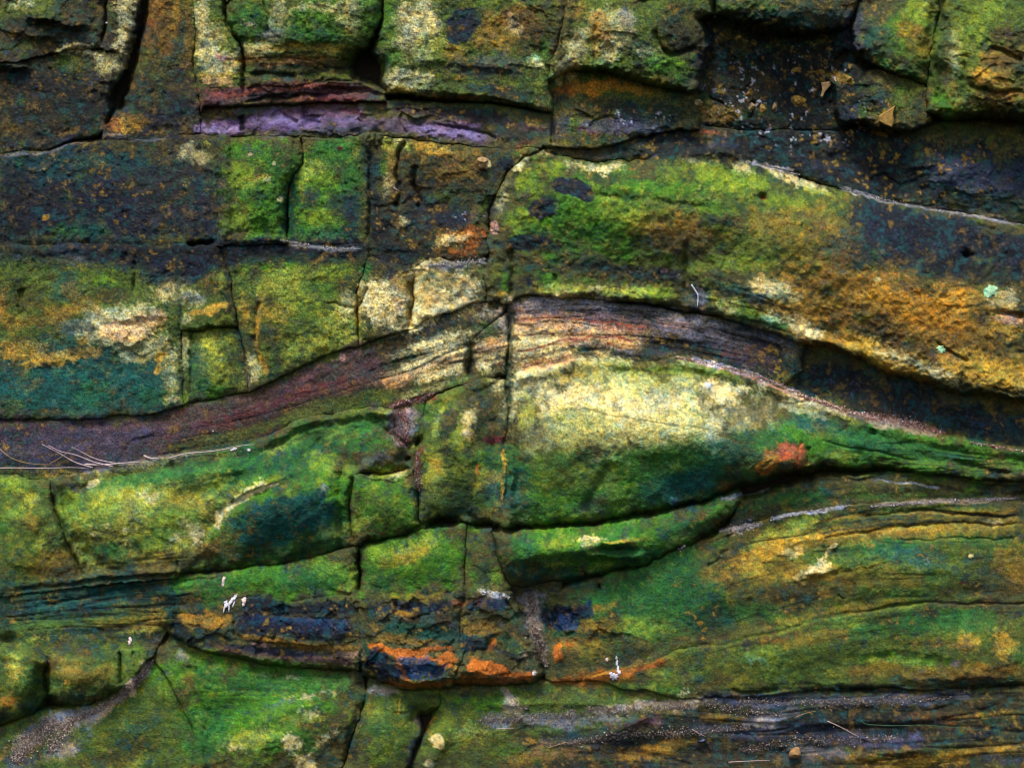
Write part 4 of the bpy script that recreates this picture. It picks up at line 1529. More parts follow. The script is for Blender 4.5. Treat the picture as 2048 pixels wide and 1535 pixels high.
grains('navy', .5 * sstep(.30, .6, G3_ + .4 * G1_) * ok)
grains('yell', .20 * sstep(.30, .55, -G2_) * sstep(.02, .09, lum) * ok)
grains('gold', .16 * sstep(.34, .62, -G3_ + .45 * G1_) * ok)
grains('moss', .3 * sstep(.25, .6, fbm(X, Y, 24, 4, 2, .75)) * sstep(.3, .1, lum) * ok)
for st in BANDS + STROKES: stroke(*st)
COL *= np.clip((lum / .12) ** .34, .38, 1.14)[..., None]
COL *= (1 - .30 * LINES2 * sstep(.35, .8, lamw))[..., None]
COL *= (1 - .6 * LINES * sstep(.35, .8, lamw))[..., None]
COL *= (1 + .45 * lamw * np.clip(LAM, -1.2, 1.2))[..., None]
COL *= np.exp(.30 * np.clip(N_MED, -1.2, 1.2) + .36 * np.clip(G1_, -1.2, 1.2))[..., None]
hue = fbm(X, Y, 26, 4, 20, .7)[..., None]
ch = np.clip(fbm(X, Y, 10, 3, 17, .8), -1, 1)[..., None]
dk0 = sstep(.03, .09, COL @ np.array([.25, .65, .1]))[..., None]
COL *= 1 + (1 - .6 * shale[..., None]) * (.25 + .75 * dk0) * ch * np.array([.42, .16, -.30])
# ochre and grey-blue flecks in the black crust, deep green specks in the pale stone
FL = fbm(X, Y, 15, 3, 4, .75); FL2 = fbm(X, Y, 11, 3, 22, .75); zone = sstep(-.5, .6, fbm(X, Y, 150, 3, 5))
lum2 = COL @ np.array([.25, .65, .1]); dark_ = sstep(.075, .035, lum2); pale_ = sstep(.16, .3, lum2)
grains('gold', .65 * sstep(.46, .62, FL) * dark_ * (.25 + .75 * zone)); grains('brown', .35 * sstep(.15, .4, FL) * dark_)
grains('teal', .35 * sstep(.2, .5, -FL) * dark_); grains('slate', .35 * sstep(.55, .75, FL2) * dark_)
grains('green', .6 * sstep(.34, .5, FL2) * pale_ * (.3 + .7 * zone)); grains('deep', .5 * sstep(.45, .6, -FL) * pale_ * zone)
glints = sstep(1.1, .4, np.hypot((X - 1600) / 210, (Y - 200) / 110)) + .7 * sstep(1.1, .4, np.hypot((X - 1260) / 110, (Y - 235) / 30)) + .8 * sstep(1.1, .4, np.hypot((X - 940) / 40, (Y - 430) / 26))
grains('white', .7 * sstep(.58, .72, FL2 + .35 * N_MED) * np.clip(glints, 0, 1))  # white flecks painted into the dark stone as glints
COL *= 1 + hue * np.array([.14, .02, -.12])
# the damp lower beds carry a bluer green alga than the drier top
low = sstep(560, 1000, Y) * sstep(1.0, 1.5, COL[..., 1] / (COL[..., 0] + .01)) * (.6 + .5 * N_BIG)
COL *= 1 + np.clip(low, 0, 1)[..., None] * np.array([-.14, -.06, .22])
dkm = sstep(.05, .02, COL @ np.array([.25, .65, .1]))[..., None]
COL *= 1 + dkm * np.array([-.22, -.02, .30])
l_ = (COL @ np.array([.25, .65, .1]))[..., None]
COL = np.clip(l_ + (COL - l_) * 1.07, 0, 1)
gmask = sstep(1.15, 1.6, COL[..., 1] / (COL[..., 0] + .01))
H += gmask * (1.5 * np.clip(fbm(X, Y, 12, 3, 1, .7), -.3, 1.2) * (1 - .6 * sstep(640, 900, Y)) + 1.0 * N_BIG)
COL = np.clip(COL, .003, .85)

# ------------------------------------------------------------------ materials
def rock_material(name, grain=1.0, rough=.72):
    m = bpy.data.materials.new(name); m.use_nodes = True
    t = m.node_tree; N = t.nodes; Lk = t.links
    b = N['Principled BSDF']
    geo = N.new('ShaderNodeNewGeometry'); att = N.new('ShaderNodeAttribute'); att.attribute_name = 'rock_colour'
    def noise(sc, det, ro=.6, dist=0.0):
        n = N.new('ShaderNodeTexNoise'); n.inputs['Scale'].default_value = sc; n.inputs['Detail'].default_value = det
        n.inputs['Roughness'].default_value = ro; n.inputs['Distortion'].default_value = dist
        Lk.new(geo.outputs['Position'], n.inputs['Vector']); return n.outputs['Fac']
    def rng_(x, a, b_, c, d):
        r = N.new('ShaderNodeMapRange'); r.inputs[1].default_value = a; r.inputs[2].default_value = b_; r.inputs[3].default_value = c; r.inputs[4].default_value = d
        Lk.new(x, r.inputs[0]); return r.outputs[0]
    def mix(f, a, b_, mode='MIX'):
        x = N.new('ShaderNodeMix'); x.data_type = 'RGBA'; x.blend_type = mode; x.clamp_result = False
        if isinstance(f, float): x.inputs[0].default_value = f
        else: Lk.new(f, x.inputs[0])
        for s_, v in ((6, a), (7, b_)):
            if isinstance(v, tuple): x.inputs[s_].default_value = v
            else: Lk.new(v, x.inputs[s_])
        return x.outputs[2]
    n1 = noise(110, 4, .78, .4); n2 = noise(260, 3, .75); n3 = noise(60, 5, .75, .6); n4 = noise(28, 4, .7)
    val = rng_(n1, .36, .64, 1 - .6 * grain, 1 + .7 * grain)
    col = mix(1.0, att.outputs['Color'], (1, 1, 1, 1), 'MULTIPLY')
    mv = N.new('ShaderNodeVectorMath'); mv.operation = 'SCALE'; Lk.new(col, mv.inputs[0]); Lk.new(val, mv.inputs['Scale'])
    col = mv.outputs[0]
    # dark algal grains, green grains, pale sand grains
    dk = rng_(n2, .44, .36, 0.0, .75 * grain)
    col = mix(dk, col, (.010, .020, .022, 1))
    gr = rng_(n3, .56, .66, 0.0, .38 * grain)
    col2 = mix(1.0, col, (.55, 1.05, .55, 1), 'MULTIPLY'); col = mix(gr, col, col2)
    wm = rng_(n3, .44, .34, 0.0, .5 * grain)
    col3 = mix(1.0, col, (1.35, 1.12, .65, 1), 'MULTIPLY'); col = mix(wm, col, col3)
    sp = rng_(n2, .62, .70, 0.0, .6 * grain)
    col4 = mix(1.0, col, (2.0, 1.9, 1.6, 1), 'MULTIPLY'); col = mix(sp, col, col4)
    Lk.new(col, b.inputs['Base Color'])
    Lk.new(rng_(n4, .3, .7, rough - .22, rough + .2), b.inputs['Roughness'])
    b.inputs['Specular IOR Level'].default_value = .22
    add = N.new('ShaderNodeMath'); add.operation = 'ADD'; Lk.new(n1, add.inputs[0]); Lk.new(n3, add.inputs[1])
    bp = N.new('ShaderNodeBump'); bp.inputs['Strength'].default_value = .9; bp.inputs['Distance'].default_value = .014 * grain
    Lk.new(add.outputs[0], bp.inputs['Height']); Lk.new(bp.outputs[0], b.inputs['Normal'])
    return m


M_ROCK = rock_material('weathered_sandstone', 1.0, .70)
M_SMOOTH = rock_material('worn_damp_sandstone', .62, .62)
M_WET = rock_material('wet_iron_stained_stone', .8, .42)
M_SHALE = rock_material('shale', .55, .6)


def plain(name, hexc, rough=.6, vary=.35, scale=60):
    m = bpy.data.materials.new(name); m.use_nodes = True
    t = m.node_tree; b = t.nodes['Principled BSDF']; c = srgb(hexc)
    n = t.nodes.new('ShaderNodeTexNoise'); n.inputs['Scale'].default_value = scale; n.inputs['Detail'].default_value = 4
    g = t.nodes.new('ShaderNodeNewGeometry'); t.links.new(g.outputs['Position'], n.inputs['Vector'])
    r = t.nodes.new('ShaderNodeValToRGB'); r.color_ramp.elements[0].position = .32; r.color_ramp.elements[1].position = .68
    r.color_ramp.elements[0].color = (*(c * (1 - vary)), 1); r.color_ramp.elements[1].color = (*np.clip(c * (1 + vary), 0, 1), 1)
    t.links.new(n.outputs['Fac'], r.inputs[0]); t.links.new(r.outputs[0], b.inputs['Base Color'])
    b.inputs['Roughness'].default_value = rough
    bp = t.nodes.new('ShaderNodeBump'); bp.inputs['Distance'].default_value = .003; t.links.new(n.outputs['Fac'], bp.inputs['Height']); t.links.new(bp.outputs[0], b.inputs['Normal'])
    return m


# ------------------------------------------------------------------ the blocks and beds
def to_world(px, py, h):
    """photo-plane pixel at its own height above the cliff plane -> world"""
    y = -h * S
    f = (DIST + y) / DIST
    return (px - 1024) * S * f, y, (767.5 - py) * S * f + CAMZ


# name, label, category, material, base height, edge rounding r, edge drop d, polygon
BLOCKS = []
def B(name, label, cat, base, r, d, poly, mat=None, group=None, tilt=(0, 0)):
    mat = mat or (M_SMOOTH if sum(p[1] for p in poly) / len(poly) > 780 or 'boulder' in label else None)
    BLOCKS.append(dict(name=name, label=label, cat=cat, base=base, r=r, d=d, poly=poly, mat=mat or M_ROCK, group=group, tilt=tilt))


# floors of two gullies
B('rock_block', 'low stone floor of the grit filled hollow between the middle boulders', 'rock', -16, 8, 4, [(760, 800), (870, 775), (862, 860), (850, 1060), (815, 1060), (815, 940), (780, 900)])
B('rock_block', 'sunken floor of the grey grit gully under the deep green wedge', 'rock', -18, 8, 4, [(1005, 1160), (1120, 1140), (1115, 1370), (1070, 1370), (1060, 1290), (1020, 1220)])
# upper course
B('rock_block', 'dark brown stained rock face under the ledge at top left, with a pale shelf edge', 'rock', -2, 18, 8, [(-300, 118), (0, 118), (130, 95), (245, 105), (255, 130), (225, 190), (208, 262), (110, 290), (0, 310), (-300, 330)])
B('rock_block', 'brown block with an overhanging shadowed lip in the top left corner', 'rock', 8, 14, 12, [(-300, -260), (214, -260), (213, 40), (202, 94), (150, 98), (0, 122), (-300, 125)])
B('rock_slab', 'narrow pale upright slab between the left corner block and the deep joint', 'rock', 6, 10, 10, [(216, -260), (285, -260), (282, 60), (252, 135), (235, 106), (203, 95), (213, 40)])
B('rock_block', 'rusty brown upright block right of the deep joint, fading to dark below', 'rock', 0, 14, 12, [(296, -260), (386, -260), (384, 130), (392, 200), (405, 268), (300, 282), (205, 282), (215, 250), (250, 190), (280, 95)])
B('rock_slab', 'cream coloured upright slab left of the winding crack at the top', 'rock', 8, 10, 9, [(388, -260), (446, -260), (449, 40), (476, 85), (486, 140), (500, 165), (508, 180), (398, 185), (392, 150)])
B('rock_block', 'broad green and ochre block with a rounded lower right corner, above the purple shale', 'rock', 22, 38, 30, [(449, -260), (772, -260), (768, 0), (757, 55), (735, 90), (712, 112), (704, 140), (706, 165), (600, 172), (505, 178), (488, 140), (479, 85), (451, 40)])
B('rock_bed', 'thin reddish laminated bed directly on top of the purple shale', 'rock', 9, 8, 6, [(396, 178), (500, 172), (600, 170), (706, 160), (770, 188), (775, 215), (650, 208), (600, 212), (500, 216), (404, 218)])
B('shale_bed', 'purple and lilac flaky shale seam under the top blocks', 'shale', -10, 8, 4, [(400, 208), (500, 210), (640, 202), (780, 205), (980, 212), (1105, 225), (1108, 300), (1000, 297), (810, 280), (640, 274), (396, 278)], M_SHALE)
B('rock_block', 'wide block with a pale green left side and a navy lichen patch, top centre', 'rock', 12, 22, 18, [(757, -260), (1130, -260), (1128, 30), (1116, 90), (1099, 120), (1094, 165), (1104, 218), (1000, 208), (880, 197), (775, 190), (766, 150), (764, 125), (745, 105), (762, 60), (774, 0)])
B('rock_block', 'ochre and dark stained face in the hollow under the cream topped overhang', 'rock', -20, 14, 8, [(1098, 140), (1395, 150), (1392, 292), (1300, 300), (1180, 296), (1100, 292), (1102, 220)])
B('rock_block', 'cream and grey overhanging block with a wavy lower lip, top centre right', 'rock', 20, 26, 24, [(1133, -260), (1428, -260), (1425, 30), (1412, 110), (1396, 172), (1380, 182), (1290, 162), (1220, 142), (1150, 138), (1098, 156), (1100, 122), (1119, 88), (1131, 30)])
B('rock_block', 'recessed dark face flecked with small ochre stones, between the two top overhangs', 'rock', -42, 16, 14, [(1400, 40), (1450, 20), (1700, 40), (1760, 120), (1870, 170), (1880, 290), (1700, 300), (1392, 300), (1395, 180), (1420, 110)])
B('rock_block', 'dark green overhanging block at the top edge above the flecked hollow', 'rock', 20, 30, 26, [(1434, -260), (1730, -260), (1712, 10), (1690, 50), (1640, 62), (1550, 60), (1480, 42), (1436, 30)])
B('rock_block', 'green wedge shaped block with a rusty top, left of the big corner boulder', 'rock', 12, 30, 24, [(1720, -260), (1888, -260), (1882, 20), (1862, 100), (1858, 178), (1800, 158), (1760, 135), (1715, 100), (1705, 50), (1722, 10)])
B('rock_block', 'low dark block with a jagged underside, holding the triangular yellow stone', 'rock', 0, 12, 12, [(1700, 130), (1760, 140), (1860, 182), (1862, 258), (1780, 258), (1730, 246), (1680, 240), (1672, 170)])
B('boulder', 'large rounded green and orange boulder jutting out at the top right corner', 'boulder', 46, 50, 40, [(1890, -260), (2340, -260), (2340, 238), (2000, 234), (1900, 232), (1852, 222), (1850, 190), (1862, 120), (1884, 20)])
# dark ledge
B('shale_bed', 'dark grey sloping shale ledge under the right overhangs', 'shale', -38, 10, 8, [(1085, 292), (1180, 288), (1400, 255), (1600, 262), (1800, 262), (1900, 235), (2340, 235), (2340, 500), (2048, 450), (1850, 415), (1700, 385), (1600, 355), (1500, 325), (1440, 300), (1370, 304), (1290, 322), (1180, 322), (1080, 310)], M_SHALE)
# second course
B('rock_block', 'very dark block with a teal stain at the left edge of the second course', 'rock', 0, 10, 7, [(-300, 338), (0, 316), (110, 300), (220, 284), (330, 278), (439, 275), (439, 487), (200, 490), (-300, 492)])
B('rock_block', 'bright moss green block left of the vertical gap in the second course', 'rock', 14, 34, 24, [(441, 275), (602, 272), (604, 300), (598, 330), (580, 352), (575, 400), (577, 482), (441, 488)])
B('rock_block', 'blue green block right of the vertical gap in the second course', 'rock', 0, 10, 8, [(604, 275), (740, 274), (738, 380), (735, 490), (580, 488), (578, 400), (584, 352), (602, 330)])
B('rock_block', 'brown block split by two curving cracks, holding a round cream pebble', 'rock', -4, 10, 9, [(742, 276), (815, 284), (1000, 298), (1075, 304), (1040, 322), (1008, 350), (985, 410), (975, 445), (980, 500), (962, 520), (865, 522), (830, 540), (737, 515), (738, 400)])
# third course, left
B('rock_block', 'long teal and sandy block along the left edge below the dark course', 'rock', 2, 18, 10, [(-300, 494), (200, 492), (348, 492), (352, 560), (356, 600), (362, 690), (368, 815), (300, 832), (170, 842), (0, 840), (-300, 848)])
B('rock_block', 'small dark topped block with an ochre lower lip, over the arched recess', 'rock', 6, 10, 9, [(352, 492), (438, 490), (455, 560), (468, 615), (478, 650), (455, 646), (420, 650), (392, 668), (364, 660), (358, 600)])
B('rock_block', 'narrow round-topped green block in the arched recess', 'rock', -2, 14, 12, [(366, 662), (395, 672), (420, 654), (455, 650), (480, 656), (492, 720), (500, 780), (440, 800), (380, 815), (370, 815), (366, 740)])
B('rock_block', 'wide yellow green block between the arched recess and the cream block', 'rock', 3, 14, 8, [(440, 490), (600, 490), (735, 492), (738, 530), (716, 575), (715, 695), (650, 718), (570, 755), (502, 784), (494, 700), (480, 640), (458, 560)])
B('rock_block', 'cream block with a navy upper corner, between two thin upright cracks', 'rock', 3, 12, 7, [(738, 516), (830, 542), (822, 580), (818, 655), (770, 672), (717, 694), (718, 575)])
B('rock_block', 'mottled sandy block tapering towards the big green boulder', 'rock', 1, 12, 8, [(834, 542), (866, 524), (962, 520), (978, 530), (976, 602), (935, 612), (880, 630), (820, 655), (824, 580)])
# arched laminated band
B('laminated_bed', 'reddish brown laminated bed rising from the left edge towards the arch', 'bedded rock', -10, 8, 4, [(-300, 846), (0, 840), (170, 840), (300, 828), (370, 812), (500, 780), (650, 712), (720, 690), (820, 652), (880, 628), (1000, 598), (1018, 600), (985, 640), (940, 680), (936, 762), (850, 786), (780, 812), (620, 836), (500, 890), (240, 935), (100, 960), (-300, 965)])
B('laminated_bed', 'small striped block of the arch just left of the upright joint', 'bedded rock', -10, 9, 8, [(942, 680), (985, 645), (1015, 630), (1016, 745), (960, 760), (940, 762)])
B('laminated_bed', 'striped cream and purple laminated bed over the crown of the arch', 'bedded rock', -7, 10, 6, [(1019, 605), (1050, 592), (1085, 588), (1200, 602), (1370, 626), (1500, 645), (1622, 684), (1700, 712), (1660, 760), (1600, 786), (1500, 752), (1400, 724), (1280, 718), (1140, 724), (1040, 744), (1020, 760)])
B('laminated_bed', 'dark shaded bed under the ochre overhang at the right edge', 'bedded rock', -34, 8, 5, [(1600, 682), (1660, 680), (1800, 740), (1900, 770), (2048, 790), (2340, 820), (2340, 930), (2048, 902), (1900, 876), (1750, 838), (1620, 796), (1560, 770), (1600, 740)])
B('boulder', 'huge green and ochre boulder with two navy lichen patches, over the arch', 'boulder', 14, 50, 22, [(1012, 350), (1035, 326), (1090, 310), (1180, 328), (1290, 327), (1370, 308), (1440, 305), (1500, 328), (1620, 368), (1700, 390), (1850, 425), (2048, 458), (2340, 510), (2340, 830), (2200, 820), (2048, 798), (1980, 786), (1900, 776), (1790, 746), (1700, 706), (1655, 680), (1600, 682), (1500, 646), (1440, 628), (1378, 618), (1352, 622), (1280, 608), (1200, 600), (1110, 590), (1050, 588), (1020, 604), (980, 604), (976, 560), (984, 510), (976, 480), (976, 445), (988, 400)])
# middle boulders
B('boulder', 'huge pale topped green boulder filling the arch, with a terracotta stain', 'boulder', 18, 48, 26, [(1020, 768), (1042, 746), (1140, 726), (1280, 718), (1400, 726), (1500, 754), (1620, 800), (1750, 842), (1900, 880), (2048, 902), (2340, 930), (2340, 985), (2200, 965), (2048, 955), (1900, 946), (1780, 936), (1640, 932), (1560, 940), (1480, 964), (1400, 1000), (1200, 1038), (1080, 1046), (1003, 1050), (1012, 980), (1020, 850)])
B('rock_block', 'upright mottled block with a maroon patch, left of the pale topped boulder', 'rock', 8, 36, 22, [(838, 850), (855, 800), (880, 785), (960, 758), (1018, 768), (1018, 850), (1010, 980), (1000, 1046), (955, 1048), (880, 1030), (842, 1048), (838, 960)])
B('boulder', 'long green boulder with a teal hollow, below the sticks at the left', 'boulder', 16, 70, 40, [(100, 955), (240, 930), (500, 888), (620, 834), (785, 812), (790, 860), (828, 890), (826, 938), (706, 950), (703, 1000), (710, 1092), (640, 1110), (480, 1140), (340, 1152), (168, 1166), (130, 1080), (106, 990)])
B('rock_block', 'squarish green block with a yellow upper edge, between the two long boulders', 'rock', 12, 22, 18, [(708, 952), (760, 952), (826, 938), (834, 960), (838, 1050), (790, 1068), (713, 1090), (705, 1000)])
B('rock_block', 'olive folded block at the left edge beside the long green boulder', 'rock', 6, 20, 14, [(-300, 960), (0, 952), (98, 960), (104, 990), (128, 1080), (164, 1166), (0, 1186), (-300, 1205)])
# lower courses
B('laminated_bed', 'dark green finely laminated bed at the left, under the long boulder', 'bedded rock', -3, 10, 5, [(-300, 1205), (0, 1186), (168, 1168), (340, 1152), (350, 1215), (332, 1240), (335, 1262), (312, 1292), (240, 1305), (90, 1312), (0, 1300), (-300, 1290)])
B('rock_block', 'low green block with three white droppings on it', 'rock', -4, 14, 10, [(342, 1152), (480, 1142), (640, 1112), (716, 1094), (716, 1188), (600, 1198), (480, 1204), (350, 1215)])
B('rock_block', 'yellow green block right of the upright slot under the squarish block', 'rock', 0, 12, 11, [(722, 1098), (790, 1072), (840, 1062), (928, 1054), (930, 1110), (922, 1172), (900, 1188), (722, 1190)])
B('rock_block', 'small olive block wedged left of the green wedge', 'rock', -6, 12, 10, [(932, 1056), (985, 1058), (992, 1110), (1022, 1175), (1010, 1192), (980, 1188), (926, 1174), (934, 1110)])
B('rock_block', 'deep green wedge jutting out under the pale topped boulder', 'rock', 18, 26, 24, [(984, 1066), (1100, 1056), (1300, 1038), (1400, 1010), (1472, 984), (1482, 1004), (1442, 1040), (1362, 1092), (1290, 1122), (1130, 1160), (1040, 1176), (1018, 1168), (1004, 1140), (990, 1100)])
B('laminated_bed', 'thin mossy beds with sandy lines under the long dark slot at the right', 'bedded rock', -8, 14, 8, [(1450, 1062), (1484, 1006), (1560, 978), (1640, 958), (1780, 946), (1900, 952), (2048, 960), (2340, 988), (2340, 1035), (2048, 1012), (1860, 1008), (1700, 1016), (1560, 1040)])
B('rock_bed', 'broad sloping mossy bed with a cream scar, at the right', 'rock', -2, 14, 7, [(1100, 1190), (1150, 1168), (1290, 1128), (1370, 1096), (1450, 1058), (1560, 1036), (1700, 1012), (1860, 1004), (2048, 1008), (2340, 1030), (2340, 1215), (2048, 1206), (1880, 1204), (1700, 1230), (1560, 1266), (1450, 1288), (1350, 1302), (1282, 1336), (1190, 1348), (1096, 1350), (1110, 1280), (1092, 1230)])
B('rock_bed', 'lower mossy bed with two golden patches, at the right edge', 'rock', 0, 12, 6, [(1180, 1352), (1282, 1338), (1350, 1304), (1450, 1290), (1560, 1268), (1700, 1232), (1880, 1206), (2048, 1208), (2340, 1217), (2340, 1375), (2048, 1364), (1900, 1378), (1740, 1376), (1640, 1378), (1500, 1384), (1400, 1396), (1250, 1372)])
B('rock_ledge', 'blue black and ochre iron-stained ledge with a sloping left end', 'rock', 16, 16, 16, [(328, 1238), (350, 1216), (480, 1204), (600, 1198), (716, 1190), (720, 1336), (600, 1328), (500, 1318), (420, 1306), (370, 1290), (338, 1264)], M_WET)
B('rock_ledge', 'iron-stained ledge with an orange rim around a blue face', 'rock', 24, 18, 18, [(722, 1192), (900, 1190), (920, 1176), (922, 1300), (908, 1340), (905, 1366), (830, 1376), (760, 1366), (736, 1350), (726, 1320)], M_WET)
B('rock_ledge', 'iron-stained ledge with a bright orange lower lip and white tipped end', 'rock', 18, 16, 16, [(924, 1178), (980, 1190), (1026, 1192), (1040, 1230), (1075, 1290), (1086, 1345), (1070, 1358), (1000, 1364), (907, 1362), (910, 1340), (924, 1300)], M_WET)
B('rock_block', 'small face with a deep blue patch right of the sandy gully', 'rock', 0, 12, 10, [(1096, 1206), (1150, 1200), (1232, 1206), (1240, 1260), (1220, 1330), (1180, 1352), (1140, 1366), (1092, 1356), (1084, 1310), (1104, 1270)], M_WET)
B('boulder', 'rounded yellow and green lump in the lower left corner', 'boulder', 26, 44, 36, [(-300, 1300), (0, 1298), (20, 1300), (60, 1300), (92, 1320), (96, 1390), (70, 1428), (0, 1450), (-300, 1490)])
B('rock_block', 'smooth olive block with a gold spot, beside the lower left lump', 'rock', 12, 30, 24, [(96, 1312), (240, 1304), (244, 1370), (172, 1410), (120, 1404), (94, 1390), (88, 1350)])
B('rock_block', 'small dark olive block above the top of the sandy gutter', 'rock', 4, 10, 10, [(246, 1304), (312, 1290), (305, 1322), (262, 1368), (246, 1370)])
B('rock_ledge', 'sand-dusted mossy slope in the lower left corner', 'rock', -16, 12, 10, [(-300, 1490), (0, 1450), (90, 1420), (172, 1410), (262, 1368), (312, 1300), (330, 1320), (400, 1460), (420, 1800), (-300, 1800)])
B('rock_block', 'large pale scarred mossy block at the bottom, left of the dark joint', 'rock', -4, 34, 20, [(312, 1292), (340, 1268), (420, 1308), (500, 1320), (600, 1330), (722, 1340), (732, 1384), (722, 1410), (696, 1480), (676, 1540), (660, 1800), (410, 1800), (390, 1450), (320, 1330)])
B('rock_block', 'moss covered block left of the triangular hole at the bottom', 'rock', -6, 24, 16, [(736, 1352), (830, 1378), (880, 1376), (885, 1405), (850, 1425), (832, 1425), (834, 1470), (814, 1540), (800, 1800), (664, 1800), (682, 1540), (702, 1480), (730, 1408)])
B('rock_ledge', 'mossy laminated ledge littered with grit and dry stems along the bottom right', 'rock', -8, 16, 12, [(885, 1374), (1000, 1364), (1080, 1360), (1180, 1356), (1250, 1374), (1400, 1398), (1500, 1386), (1740, 1378), (1900, 1380), (2048, 1368), (2340, 1378), (2340, 1800), (806, 1800), (822, 1540), (852, 1462), (880, 1410)])

K = len(BLOCKS)
boxes = []
sds = []
for b in BLOCKS:
    P = np.array(b['poly'], float)
    q = box(P[:, 0].min() - 45, P[:, 1].min() - 45, P[:, 0].max() + 45, P[:, 1].max() + 45)
    boxes.append(q)
    sds.append(poly_sd(P, WX[q], WY[q]).astype(np.float32))

HTOP = np.full(X.shape, -120.0)       # the highest surface, used to seat the small things


def build_mesh(name, xx, yy, hh, mask, col, mat, back=True):
    """one closed-edge sheet of rock: the masked grid, its outermost ring pulled far back into the cliff"""
    cell = mask[:-1, :-1] & mask[1:, :-1] & mask[:-1, 1:] & mask[1:, 1:]
    used = np.zeros_like(mask)
    used[:-1, :-1] |= cell; used[1:, :-1] |= cell; used[:-1, 1:] |= cell; used[1:, 1:] |= cell
    cnt = np.zeros(mask.shape, int)
    cnt[:-1, :-1] += cell; cnt[1:, :-1] += cell; cnt[:-1, 1:] += cell; cnt[1:, 1:] += cell
    edge = used & (cnt < 4)
    idx = np.full(mask.shape, -1); n = used.sum(); idx[used] = np.arange(n)
    wx, wy, wz = to_world(xx, yy, hh)
    wy = np.where(edge, .45, wy) if back else wy
    co = np.stack([wx[used], wy[used], wz[used]], 1)
    f = np.stack([idx[:-1, :-1][cell], idx[1:, :-1][cell], idx[1:, 1:][cell], idx[:-1, 1:][cell]], 1)
    org = np.array([(co[:, 0].min() + co[:, 0].max()) / 2, 0, co[:, 2].min()])
    me = bpy.data.meshes.new(name)
    me.vertices.add(n); me.vertices.foreach_set('co', (co - org).astype(np.float32).ravel())
    me.loops.add(len(f) * 4); me.loops.foreach_set('vertex_index', f.ravel().astype(np.int32))
    me.polygons.add(len(f)); me.polygons.foreach_set('loop_start', (np.arange(len(f)) * 4).astype(np.int32))
    me.polygons.foreach_set('use_smooth', np.ones(len(f), bool))
    at = me.attributes.new('rock_colour', 'FLOAT_COLOR', 'POINT')
    at.data.foreach_set('color', np.concatenate([col[used], np.ones((n, 1))], 1).astype(np.float32).ravel())
    me.materials.append(mat)
    me.update(); me.validate()
    o = bpy.data.objects.new(name, me); o.location = org
    C.objects.link(o)
    return o


